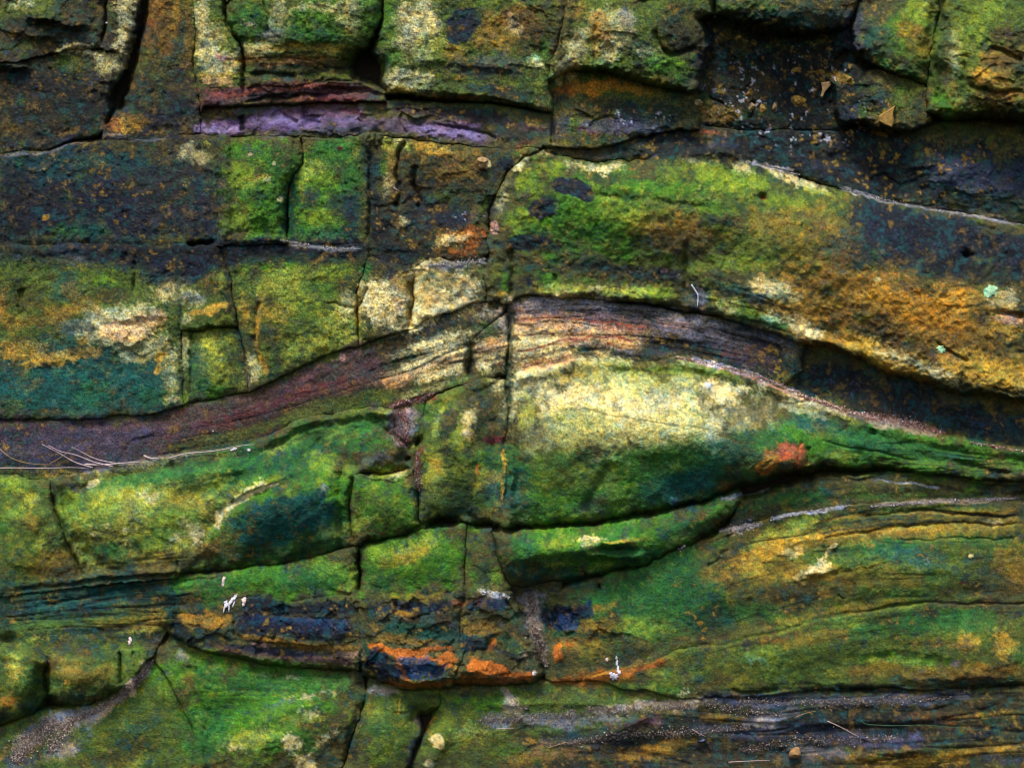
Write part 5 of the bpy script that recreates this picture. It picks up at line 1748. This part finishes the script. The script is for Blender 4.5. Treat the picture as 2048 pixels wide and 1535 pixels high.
# joints that are tight or healed: the two sides meet almost flush there
SOFT = np.zeros_like(X)
for pts, a_ in [
    ([(-300, 335), (0, 314), (110, 298), (220, 284), (440, 274)], .75), ([(386, -260), (384, 130), (405, 268)], .6), ([(440, 275), (440, 488)], .95), ([(-300, 490), (360, 490)], .97), ([(436, 489), (740, 490)], .8),
    ([(740, 275), (738, 400), (736, 515)], .75), ([(350, 490), (356, 600)], .85), ([(356, 600), (366, 740), (370, 815)], .6), ([(364, 662), (366, 740), (370, 815)], .6), ([(440, 490), (458, 560), (480, 650), (502, 784)], .45), ([(1131, -260), (1130, 30), (1116, 90), (1098, 130), (1094, 165), (1102, 290)], .55),
    ([(738, 516), (830, 542), (866, 524)], .8), ([(345, 1213), (480, 1204), (600, 1198), (716, 1190), (900, 1189), (1020, 1190)], .75), ([(720, 1190), (722, 1340)], .8), ([(922, 1176), (924, 1300), (906, 1362)], .85),
    ([(976, 480), (984, 510), (976, 560)], .5), ([(1018, 600), (1018, 765)], .6), ([(1018, 765), (1018, 850), (1004, 1046)], .85), ([(-300, 1205), (0, 1186), (168, 1167), (340, 1152)], .9), ([(342, 1152), (350, 1215), (332, 1240)], .8),
    ([(0, 1302), (92, 1312), (240, 1305), (312, 1292)], .7), ([(800, 1378), (1000, 1366), (1180, 1354)], .6), ([(1180, 1352), (1250, 1374), (1400, 1397), (1500, 1386), (1640, 1378)], .9), ([(1640, 1378), (2340, 1372)], .5),
    ([(1180, 1350), (1282, 1337), (1350, 1304), (1450, 1290), (1560, 1267), (1700, 1231), (1880, 1205), (2340, 1216)], .97), ([(1020, 765), (1040, 745), (1140, 725), (1280, 718), (1400, 725), (1500, 753), (1620, 800), (1750, 842), (1900, 880), (2340, 930)], .65),
    ([(100, 958), (240, 932), (500, 889), (620, 834), (785, 812)], .5), ([(930, 1054), (926, 1174)], .7), ([(1190, 1204), (1235, 1206), (1240, 1260), (1220, 1330), (1180, 1352)], .97), ([(1096, 1190), (1100, 1206), (1200, 1204)], .9), ([(1140, 1366), (1092, 1356)], .8),
    ([(1622, 684), (1700, 712), (1660, 760), (1600, 786)], .95), ([(1600, 684), (1620, 690)], .9), ([(660, 1800), (696, 1480), (730, 1400)], .6), ([(736, 1352), (830, 1378)], .3), ([(390, 1330), (390, 1450), (410, 1800)], .97), ([(312, 1300), (400, 1440)], .9),
    ([(396, 180), (500, 172), (600, 171)], .8), ([(600, 171), (706, 163)], .4), ([(404, 216), (600, 212)], .4), ([(1100, 288), (1180, 292), (1392, 297), (1700, 300), (1880, 290)], .95), ([(1395, 180), (1392, 298)], .9),
    ([(104, 980), (128, 1080), (164, 1166)], .5), ([(706, 950), (703, 1000), (710, 1090)], .6), ([(244, 1304), (245, 1370)], .6), ([(1700, 130), (1672, 170), (1680, 240)], .9), ([(1018, 610), (985, 640), (940, 680)], .8), ([(940, 680), (940, 762)], .4), ([(940, 762), (1018, 745)], .7),
    ([(880, 785), (960, 758), (1018, 768)], .4), ([(1840, 944), (1950, 950), (2340, 975)], .85), ([(-300, 330), (0, 311), (110, 292), (206, 264)], .85), ([(1560, 1040), (1700, 1014), (1860, 1006), (2340, 1030)], .85), ([(1484, 1010), (1450, 1060)], .5), ([(203, 95), (130, 97), (0, 122), (-300, 125)], .6), ([(1000, 298), (1080, 304)], .6), ([(815, 284), (1000, 298)], .3),
    ([(1120, 1165), (1290, 1125)], .1), ([(1050, 592), (1110, 592)], .3), ([(838, 850), (838, 1048)], .4), ([(820, 652), (880, 628), (980, 602)], .5), ([(1500, 646), (1600, 682)], .6), ([(1378, 618), (1440, 628), (1500, 646)], .5)]:
    p_ = np.array(pts, float); w_ = 26
    q = box(p_[:, 0].min() - 3 * w_, p_[:, 1].min() - 3 * w_, p_[:, 0].max() + 3 * w_, p_[:, 1].max() + 3 * w_)
    dd, _s, _a = line_sd(pts, WX[q], WY[q])
    SOFT[q] = np.maximum(SOFT[q], a_ * sstep(w_, 9, dd) * (1 + .25 * N_MED[q]))
SOFT = np.clip(SOFT, 0, .98)

FAC = facets(24, 11, 1.3)
for i, b in enumerate(BLOCKS):
    q = boxes[i]
    D = sds[i].astype(float).copy()
    for j in range(i + 1, K):
        a, c = boxes[i], boxes[j]
        r0, r1 = max(a[0].start, c[0].start), min(a[0].stop, c[0].stop)
        c0, c1 = max(a[1].start, c[1].start), min(a[1].stop, c[1].stop)
        if r0 >= r1 or c0 >= c1: continue
        sa = (slice(r0 - a[0].start, r1 - a[0].start), slice(c0 - a[1].start, c1 - a[1].start))
        sc = (slice(r0 - c[0].start, r1 - c[0].start), slice(c0 - c[1].start, c1 - c[1].start))
        D[sa] = np.minimum(D[sa], -sds[j][sc])
    r, d = b['r'], b['d']
    Dr = D + FAC[q] * (4 + 5 * CH[q]) * sstep(-2, 10, D)
    rr = r * np.clip(1 + .9 * fbm(X[q], Y[q], 46, 3, 19), .35, 2.2)
    d = d * np.clip(1 + .8 * fbm(X[q], Y[q], 90, 3, 10), .3, 1.8)
    t = np.clip(1 - Dr / rr, 0, 1)
    roll = d * (1 - np.sqrt(np.clip(1 - t * t, 0, 1))) * .8 + d * .35 * sstep(3.2 * r, 0, D)
    roll = roll * (1 - SOFT[q])
    so = SOFT[q]; e_ = np.maximum(-D, 0); sl = 5 * so * so
    steep = .5 * np.minimum(e_, sl) + 5.0 * np.maximum(e_ - sl, 0)
    h = b['base'] + .17 * (i % 7) + H[q] - roll - steep
    P = np.array(b['poly'], float)
    o = build_mesh(b['name'], X[q], Y[q], h, D > -16, COL[q], b['mat'])
    o['label'] = b['label']; o['category'] = b['cat']
    HTOP[q] = np.maximum(HTOP[q], np.where(D > -16, h, -120))

# the solid cliff behind, seen only down the joints
g2 = slice(None, None, 4)
back_h = -62 + 8 * N_BIG[g2, g2] + 6 * N_MED[g2, g2]
cb = np.broadcast_to(srgb('2c2418'), COL[g2, g2].shape) * (1 + .3 * N_MED[g2, g2][..., None])
o = build_mesh('cliff', X[g2, g2], Y[g2, g2], back_h, np.ones_like(back_h, bool), np.clip(cb, .002, 1), M_ROCK, False)
o['kind'] = 'structure'


def hat(px, py):
    j = int(np.clip((px - X0) / STEP, 0, NX - 1)); i = int(np.clip((py - Y0) / STEP, 0, NY - 1))
    return float(HTOP[max(0, i - 1):i + 2, max(0, j - 1):j + 2].max())


def W(px, py, lift=0):
    return np.array(to_world(px, py, max(hat(px, py), -60) + lift))


def mesh_obj(name, verts, faces, mat, label, cat, group=None, smooth=True):
    v = np.array(verts, float); org = np.array([v[:, 0].mean(), v[:, 1].mean(), v[:, 2].min()])
    me = bpy.data.meshes.new(name); me.from_pydata((v - org).tolist(), [], faces)
    if smooth: me.polygons.foreach_set('use_smooth', [True] * len(me.polygons))
    me.materials.append(mat); me.update()
    o = bpy.data.objects.new(name, me); o.location = org; C.objects.link(o)
    if label: o['label'] = label; o['category'] = cat
    if group: o['group'] = group
    return o


# ------------------------------------------------------------------ twigs and stems
M_STICK = plain('dry_pale_stem', 'a08c8c', .6, .25, 200)
M_STICK2 = plain('dry_straw', '7a6038', .6, .3, 200)
M_GRASS = plain('grass_green', '1c4227', .5, .3, 200)
M_WHITE = plain('white_crust', 'b4afb8', .7, .2, 150)
M_PINKW = plain('pinkish_crust', 'b9a3a0', .8, .3, 150)


def twig(name, pts, rad, mat, label, cat='twig', group=None, lift=4, forks=()):
    """tapering bent stem lying on the rock, six-sided"""
    P = []
    for (x, y, *l) in pts: P.append((x, y, l[0] if l else lift))
    P = np.array(P, float); n = max(8, 5 * (len(P) - 1))
    tt = np.linspace(0, len(P) - 1, n); q = np.stack([np.interp(tt, range(len(P)), P[:, k]) for k in range(3)], 1)
    for _ in range(3): q[1:-1] = (q[:-2] + 2 * q[1:-1] + q[2:]) / 4
    hs = np.array([max(hat(x, y), -60) for x, y, _ in q])
    for _ in range(4): hs[1:-1] = np.maximum(hs[1:-1], (hs[:-2] + hs[2:]) / 2)
    pw = np.array([to_world(x, y, h + l) for (x, y, l), h in zip(q, hs)])
    V, F = [], []
    for i in range(n):
        t = pw[min(i + 1, n - 1)] - pw[max(i - 1, 0)]; t /= np.linalg.norm(t)
        a = np.cross(t, (0, 1, 0)); a /= np.linalg.norm(a); b = np.cross(t, a)
        r = rad * .88 * S * (1 - .6 * i / (n - 1)) * (1 + .15 * math.sin(i * 2.3))
        for k in range(6): V.append(pw[i] + r * (math.cos(k * PI3) * a + math.sin(k * PI3) * b))
    for i in range(n - 1):
        for k in range(6): F.append((i * 6 + k, i * 6 + (k + 1) % 6, i * 6 + 6 + (k + 1) % 6, i * 6 + 6 + k))
    F.append(tuple(range(6))[::-1]); F.append(tuple(range((n - 1) * 6, n * 6)))
    return mesh_obj(name, V, F, mat, label, cat, group)


PI3 = math.pi / 3
G1 = 'dry twigs caught in the left slot'
twig('twig', [(186, 935), (150, 925), (118, 905), (84, 888, 14)], 1.5, M_STICK, 'pale thin twig whose upper left tip reaches farthest left of the crossed twigs', group=G1, lift=9)
twig('twig', [(225, 932), (190, 925), (150, 908), (120, 903), (97, 890, 14)], 1.5, M_STICK, 'pale bent twig arching just above its longest neighbour in the crossed twigs', group=G1, lift=11)
twig('twig', [(235, 927), (190, 918), (165, 904), (143, 893, 14)], 1.3, M_STICK, 'short pale twig on the right side of the crossed twigs', group=G1, lift=9)
twig('twig', [(98, 928), (125, 912), (150, 893), (174, 880, 16)], 1.0, M_STICK2, 'fine brown twig slanting up to the right across the pale twigs', group=G1, lift=12)
twig('twig', [(0, 898), (20, 915), (50, 926), (90, 929), (122, 929)], 1.2, M_STICK2, 'straw coloured twig curving down from the left edge', group=G1, lift=8)
twig('twig', [(-30, 936), (30, 935), (90, 936), (140, 934), (180, 936)], 1.4, M_STICK, 'long straight pale twig lying along the bottom of the slot', group=G1, lift=8)
twig('twig', [(170, 928), (200, 930), (240, 926), (280, 923)], 2.4, M_STICK, 'thick pale twig end lying at the right of the crossed twigs', group=G1, lift=8)
twig('twig', [(288, 911), (300, 916), (318, 917)], 2.4, M_STICK, 'short stubby twig between the thick twig end and the long curved stem', group=G1, lift=7)
twig('twig', [(337, 916), (370, 906), (430, 902), (480, 891), (508, 888)], 1.6, M_STICK, 'long curved pale stem on the rim of the long green boulder', lift=6)
twig('twig', [(1383, 569), (1390, 580), (1396, 588), (1396, 600), (1395, 614)], 2.0, M_WHITE, 'bright white bent stick standing at the joint of the huge green boulder', lift=4)
twig('twig', [(1592, 1433), (1610, 1425), (1632, 1421)], 1.1, M_STICK2, 'brown stem highest among the litter on the bottom ledge', lift=4)
twig('twig', [(1655, 1441), (1680, 1452), (1700, 1463), (1718, 1472)], 1.2, M_STICK, 'pale stem sloping down to the right on the bottom ledge', lift=4)
twig('twig', [(1457, 1523), (1490, 1521), (1540, 1519)], 1.0, M_STICK, 'pale stem lying flat near the bottom edge', lift=4)
twig('twig', [(992, 1457), (1010, 1455), (1028, 1455)], 1.0, M_STICK, 'short pale stem on the grit left of the brown lump', lift=4)
twig('twig', [(1095, 1495), (1120, 1487), (1140, 1482)], 1.1, M_STICK2, 'short straw stem sloping up to the right below the grit', lift=4)
twig('grass_blade', [(1722, 1440), (1730, 1448), (1790, 1451), (1850, 1448), (1920, 1455), (2000, 1462)], 1.2, M_GRASS, 'long thin green grass blade lying across the bottom ledge', 'grass blade', lift=5)
twig('twig', [(1384, 1457), (1398, 1466), (1412, 1472)], .9, M_STICK, 'tiny pale stem beside the dark blue chip on the bottom ledge', lift=4)
twig('twig', [(787, 375), (795, 380), (800, 382)], 1.6, M_STICK, 'tiny silver twig lodged in the left curving crack', lift=5)
twig('twig', [(802, 1230), (812, 1238), (818, 1240)], .9, M_STICK2, 'tiny straw on the iron-stained ledge', lift=4)


# ------------------------------------------------------------------ stones, crusts and droppings
def stone(name, px, py, rx, ry, rot, thick, mat, label, cat, seed=0, group=None, sink=.35, ang=.25):
    rs = np.random.RandomState(seed + int(px) * 7 + int(py))
    V, F = [], []; nu, nv = 16, 9
    ph = rs.rand(6) * 6.28
    cx, cy, cz = W(px, py); c, s = math.cos(R(-rot)), math.sin(R(-rot))
    for j in range(nv):
        th = math.pi * j / (nv - 1)
        for i in range(nu):
            a = 2 * math.pi * i / nu
            k = 1 + ang * math.sin(2 * a + ph[0]) * .6 + ang * math.sin(3 * a + ph[1]) * .7 + ang * .5 * math.sin(5 * a + ph[2]) * math.sin(th * 3 + ph[3])
            u = math.sin(th) * math.cos(a) * k * rx * S; w = math.sin(th) * math.sin(a) * k * ry * S
            y = -math.cos(th) * thick * S * (1 + .2 * math.sin(a * 2 + ph[4]))
            V.append((cx + u * c - w * s, cy + y - thick * S * (sink - .3), cz + u * s + w * c))
    for j in range(nv - 1):
        for i in range(nu): F.append((j * nu + i, j * nu + (i + 1) % nu, (j + 1) * nu + (i + 1) % nu, (j + 1) * nu + i))
    return mesh_obj(name, V, F, mat, label, cat, group)


M_YST = plain('yellow_stone', '7d5f1f', .8, .35, 70)
M_CST = plain('cream_stone', '80663f', .8, .3, 90)
M_BST = plain('brown_stone', '7a5a32', .8, .35, 80)
M_DCH = plain('dark_blue_chip', '1b2240', .5, .4, 60)
M_LICH = plain('mint_lichen', '86ae86', .9, .35, 160)


def prism(name, pts, thick, mat, label, cat):
    n = len(pts); cx, cy = np.mean(pts, 0); top, bot = [], []
    h0 = hat(cx, cy)
    for (x, y) in pts:
        top.append(to_world(cx + (x - cx) * .82, cy + (y - cy) * .82, h0 + thick)); bot.append(to_world(x, y, h0 - 10))
    mid = [to_world(x, y, h0 + thick * .6) for x, y in pts]
    V = top + mid + bot; F = [tuple(range(n))[::-1]]
    for k in (0, n):
        for i in range(n): F.append((k + i, k + (i + 1) % n, k + n + (i + 1) % n, k + n + i))
    return mesh_obj(name, V, F, mat, label, cat, smooth=False)


prism('stone', [(1791, 210), (1787, 228), (1789, 246), (1784, 256), (1768, 250), (1757, 243), (1757, 232), (1770, 224)], 16, M_YST, 'bright yellow triangular stone stuck on the low dark block', 'stone')
prism('stone', [(1642, 165), (1660, 163), (1662, 170), (1650, 184), (1644, 197), (1640, 194), (1644, 180)], 12, M_CST, 'slim tan stone chip with a pointed foot in the flecked hollow', 'stone')
stone('stone', 965, 325, 12, 11, 0, 9, M_CST, 'round cream pebble set in the brown cracked block', 'stone')
stone('stone', 1590, 1505, 11, 13, 20, 10, M_BST, 'small brown pebble near the bottom edge', 'stone', ang=.15)
for (x, y, rx, ry, a, m_, lab) in [
    (1400, 208, 7, 6, 0, M_CST, 'cream chip at the left end of the flecked hollow'), (1505, 213, 8, 8, 0, M_CST, 'tan chip beside a dark slot in the flecked hollow'),
    (1549, 214, 5, 10, 10, M_CST, 'narrow cream chip right of the mossy chip in the hollow'), (1595, 202, 14, 8, 15, M_YST, 'broad gold chip in the middle of the flecked hollow'),
    (1525, 218, 8, 12, 20, M_YST, 'olive gold chip left of the narrow cream chip'), (1497, 188, 6, 5, 0, M_YST, 'small gold chip above the tan chip'),
    (1592, 142, 9, 5, 0, M_YST, 'small gold chip high in the flecked hollow'), (1474, 78, 5, 5, 0, M_YST, 'tiny gold chip under the top green overhang'),
    (1698, 158, 7, 6, 0, M_YST, 'orange chip right of the slim tan stone'), (1838, 1500, 0, 0, 0, None, '')]:
    if m_: stone('stone_chip', x, y, rx * .8, ry * .8, a, 5, m_, lab, 'stone chip', group='small stone chips in the flecked hollow')
stone('stone_chip', 1728, 1476, 5, 4, 0, 4, M_DCH, 'dark blue chip below the sloping pale stem', 'stone chip')
stone('stone_chip', 1405, 1480, 7, 4, -10, 4, M_DCH, 'dark blue chip farther left on the bottom ledge', 'stone chip')


def splat(name, blobs, mat, label, cat, seed, thick=.8, group=None):
    """thin ragged crust or dropping that follows the rock; blobs = (x, y, rx, ry, rot)"""
    rs = np.random.RandomState(seed); V, F = [], []
    for (x, y, rx, ry, rot) in blobs:
        n = 22; c, s = math.cos(R(rot)), math.sin(R(rot)); k0 = len(V)
        rad = 1 + .35 * (rs.rand(n) - .5) + .25 * np.sin(np.arange(n) * 1.9 + rs.rand() * 6)
        V.append(W(x, y, thick * 1.3))
        for ring, (f, l) in enumerate(((.55, thick * 1.1), (.9, thick * .8), (1.0, -1.2))):
            for i in range(n):
                a = 2 * math.pi * i / n; u, v = math.cos(a) * rx * rad[i] * f, math.sin(a) * ry * rad[i] * f
                px, py = x + u * c - v * s, y + u * s + v * c
                V.append(W(px, py, l))
        for i in range(n): F.append((k0, k0 + 1 + (i + 1) % n, k0 + 1 + i))
        for r_ in range(2):
            for i in range(n):
                a, b2 = k0 + 1 + r_ * n + i, k0 + 1 + r_ * n + (i + 1) % n
                F.append((a, b2, b2 + n, a + n))
    return mesh_obj(name, V, F, mat, label, cat, group)


GD = 'white bird droppings on the lower rocks'
splat('bird_dropping', [(468, 1195, 3, 10, 40), (462, 1202, 3, 12, 35), (452, 1210, 4, 7, 30), (448, 1218, 1.5, 7, 10), (458, 1216, 1.5, 9, 0), (467, 1208, 1.5, 8, 20), (451, 1203, 2, 5, 60)], M_WHITE, 'bright white streaky dropping on the low green block', 'bird dropping', 1, group=GD)
splat('bird_dropping', [(447, 1160, 3.5, 7, 10), (446, 1169, 3, 4, 0), (449, 1156, 3, 3, 0)], M_PINKW, 'faint pinkish dropping above the streaky white one', 'bird dropping', 2, group=GD)
splat('bird_dropping', [(488, 1200, 5, 6, 0), (487, 1208, 3, 4, 0), (490, 1196, 3, 3, 0)], M_PINKW, 'faint pinkish dropping right of the streaky white one', 'bird dropping', 3, group=GD)
splat('bird_dropping', [(260, 1276, 3, 4, 0), (259, 1284, 3.5, 5, 0), (262, 1280, 2.5, 3, 0)], M_PINKW, 'small pinkish dropping on the dark laminated bed', 'bird dropping', 4, group=GD)
splat('bird_dropping', [(1228, 1352, 9, 7, 0), (1236, 1338, 2.5, 8, 0), (1234, 1325, 2.5, 6, 10), (1233, 1315, 2, 4, 0), (1239, 1344, 3, 4, 0), (1222, 1346, 4, 3, 0)], M_WHITE, 'trickled white dropping beside the rusty parting', 'bird dropping', 5, group=GD)
splat('bird_dropping', [(1214, 1318, 3, 4, 0)], M_PINKW, 'single faint spot at the upper left of the trickled white dropping', 'bird dropping', 12)
splat('lichen', [(1981, 582, 10, 11, 10), (1976, 590, 6, 6, 0), (1990, 577, 6, 5, 0)], M_LICH, 'mint green lichen rosette on the ochre side of the huge boulder', 'lichen', 6)
splat('lichen', [(1882, 698, 9, 7, 25)], M_LICH, 'pale oval lichen spot below the mint rosette', 'lichen', 7)
splat('bird_dropping', [(468, 898, 5, 3, -20), (463, 900, 3, 2, 0)], M_WHITE, 'left of the two small white spots by the long curved stem', 'bird dropping', 8)
splat('bird_dropping', [(498, 900, 4, 3, 20)], M_WHITE, 'right of the two small white spots by the long curved stem', 'bird dropping', 9)
splat('bird_dropping', [(426, 862, 1.6, 1.6, 0)], M_WHITE, 'tiny white dot on the reddish bed', 'bird dropping', 10)
splat('bird_dropping', [(213, 46, 2.2, 2.2, 0)], M_WHITE, 'tiny white dot beside the pale upright slab', 'bird dropping', 11)


# ------------------------------------------------------------------ grit lying in the partings (too many grains to count)
M_GRIT = rock_material('grit', .4, .8)


def grit(label, cols, runs, n, smin, smax, seed):
    """one heap of tiny angular grains; runs = polylines with a half-width"""
    rs = np.random.RandomState(seed); V, F, CC = [], [], []
    oct_ = np.array([(1, 0, 0), (-1, 0, 0), (0, 1, 0), (0, -1, 0), (0, 0, 1), (0, 0, -1)], float)
    ofc = [(0, 2, 4), (2, 1, 4), (1, 3, 4), (3, 0, 4), (2, 0, 5), (1, 2, 5), (3, 1, 5), (0, 3, 5)]
    lens = [sum(math.dist(p[i], p[i + 1]) for i in range(len(p) - 1)) for p, w in runs]
    tot = sum(l * w for l, (p, w) in zip(lens, runs))
    for (p, w), l in zip(runs, lens):
        p = np.array(p, float); seg = np.hypot(*(p[1:] - p[:-1]).T); cum = np.concatenate([[0], np.cumsum(seg)])
        for _ in range(int(1.5 * n * l * w / tot)):
            t = rs.rand() * cum[-1]; i = min(len(seg) - 1, np.searchsorted(cum, t) - 1); i = max(i, 0); u = (t - cum[i]) / seg[i]
            wl = w * (.35 + .65 * math.sin(math.pi * min(1, max(0, t / cum[-1]))))
            x, y = p[i] + (p[i + 1] - p[i]) * u; y += rs.randn() * wl * (.35 + .5 * rs.rand() ** 3); x += rs.randn() * wl * .6
            s = (.55 * smin + (smax * .8 - .55 * smin) * rs.rand() ** 5) * S
            c = W(x, y, .4 * s / S); k = len(V)
            rot = rs.randn(3, 3); rot, _r = np.linalg.qr(rot)
            vv = (oct_ * (s * (.6 + .8 * rs.rand(6, 1)))) @ rot
            V += list(vv + c); F += [tuple(k + a for a in f) for f in ofc]
            cc = srgb(cols[rs.randint(len(cols))]) * (.35 + .8 * rs.rand()); CC += [cc] * 6
    o = mesh_obj('grit', V, F, M_GRIT, label, 'grit', smooth=False)
    at = o.data.attributes.new('rock_colour', 'FLOAT_COLOR', 'POINT')
    at.data.foreach_set('color', np.concatenate([np.array(CC), np.ones((len(CC), 1))], 1).astype(np.float32).ravel())
    o['kind'] = 'stuff'
    return o


grit('pink and white grit lying along the top of the pale topped boulder', ['c9aaa4', 'd6ccd0', '9a5a4a', 'b98a7c', '6a4438', '8a6a60', '7a4c38'],
     [([(1350, 714), (1440, 731), (1520, 753), (1620, 796), (1700, 824)], 4), ([(1600, 790), (1690, 820), (1760, 842)], 6), ([(1720, 828), (1800, 843), (1890, 866)], 12), ([(1940, 884), (2048, 902)], 3)], 3600, .8, 2.6, 1)
grit('grey and pink grit filling the hollow between the middle boulders', ['9a8b88', 'b9a7a4', '7a4a42', '6a605c', '8d2f2c'],
     [([(780, 812), (830, 802), (870, 785)], 7), ([(800, 820), (805, 850), (800, 890)], 22), ([(835, 900), (838, 980)], 7)], 2200, .9, 2.6, 2)
grit('grey grit in the gully below the deep green wedge', ['8d8580', 'a79c96', '5c5048', '6f4a3c'], [([(1060, 1185), (1065, 1230), (1080, 1290), (1092, 1330)], 14)], 1300, .9, 2.4, 3)
grit('sandy grit in the gutter of the lower left slope', ['a08c80', 'b7a69c', '7c6a60', '6a5c54'], [([(305, 1320), (285, 1352), (250, 1385), (190, 1420), (120, 1450)], 9), ([(110, 1440), (60, 1480), (30, 1520)], 22), ([(140, 1440), (100, 1500)], 20)], 4200, .9, 2.6, 4)
grit('grey grit scattered over the bottom ledge', ['8d8078', 'a4958c', '6a6460', '504c50', '7a6658'], [([(960, 1440), (1060, 1435), (1200, 1425), (1380, 1410)], 18), ([(1010, 1380), (1055, 1420)], 10), ([(1400, 1405), (1500, 1420), (1560, 1430)], 14), ([(1100, 1490), (1250, 1470), (1500, 1455)], 14), ([(1480, 1500), (1600, 1480), (1800, 1475)], 16), ([(1480, 1400), (1700, 1405), (1900, 1395)], 12)], 6000, .9, 2.6, 5)
grit('white grit in the parting right of the deep green wedge', ['cdc8d0', 'a89a9c', '8a7c80'], [([(1360, 1098), (1370, 1092)], 6), ([(1440, 1062), (1480, 1054), (1520, 1048)], 9), ([(1540, 1040), (1620, 1022), (1700, 1010)], 3.5), ([(1740, 1012), (1880, 1002), (2040, 996)], 5)], 1500, .8, 2.2, 6)
grit('pale dust grains in the parting above the huge green boulder', ['cdc8d0', '9a9698', 'b8b0a4'], [([(1490, 322), (1560, 342), (1600, 350)], 4), ([(1680, 376), (1760, 398), (1900, 425), (2048, 450)], 4), ([(560, 480), (640, 494), (720, 498)], 3.5), ([(860, 530), (920, 526), (975, 518)], 7), ([(960, 1186), (1020, 1194)], 5)], 1700, .8, 2.0, 7)
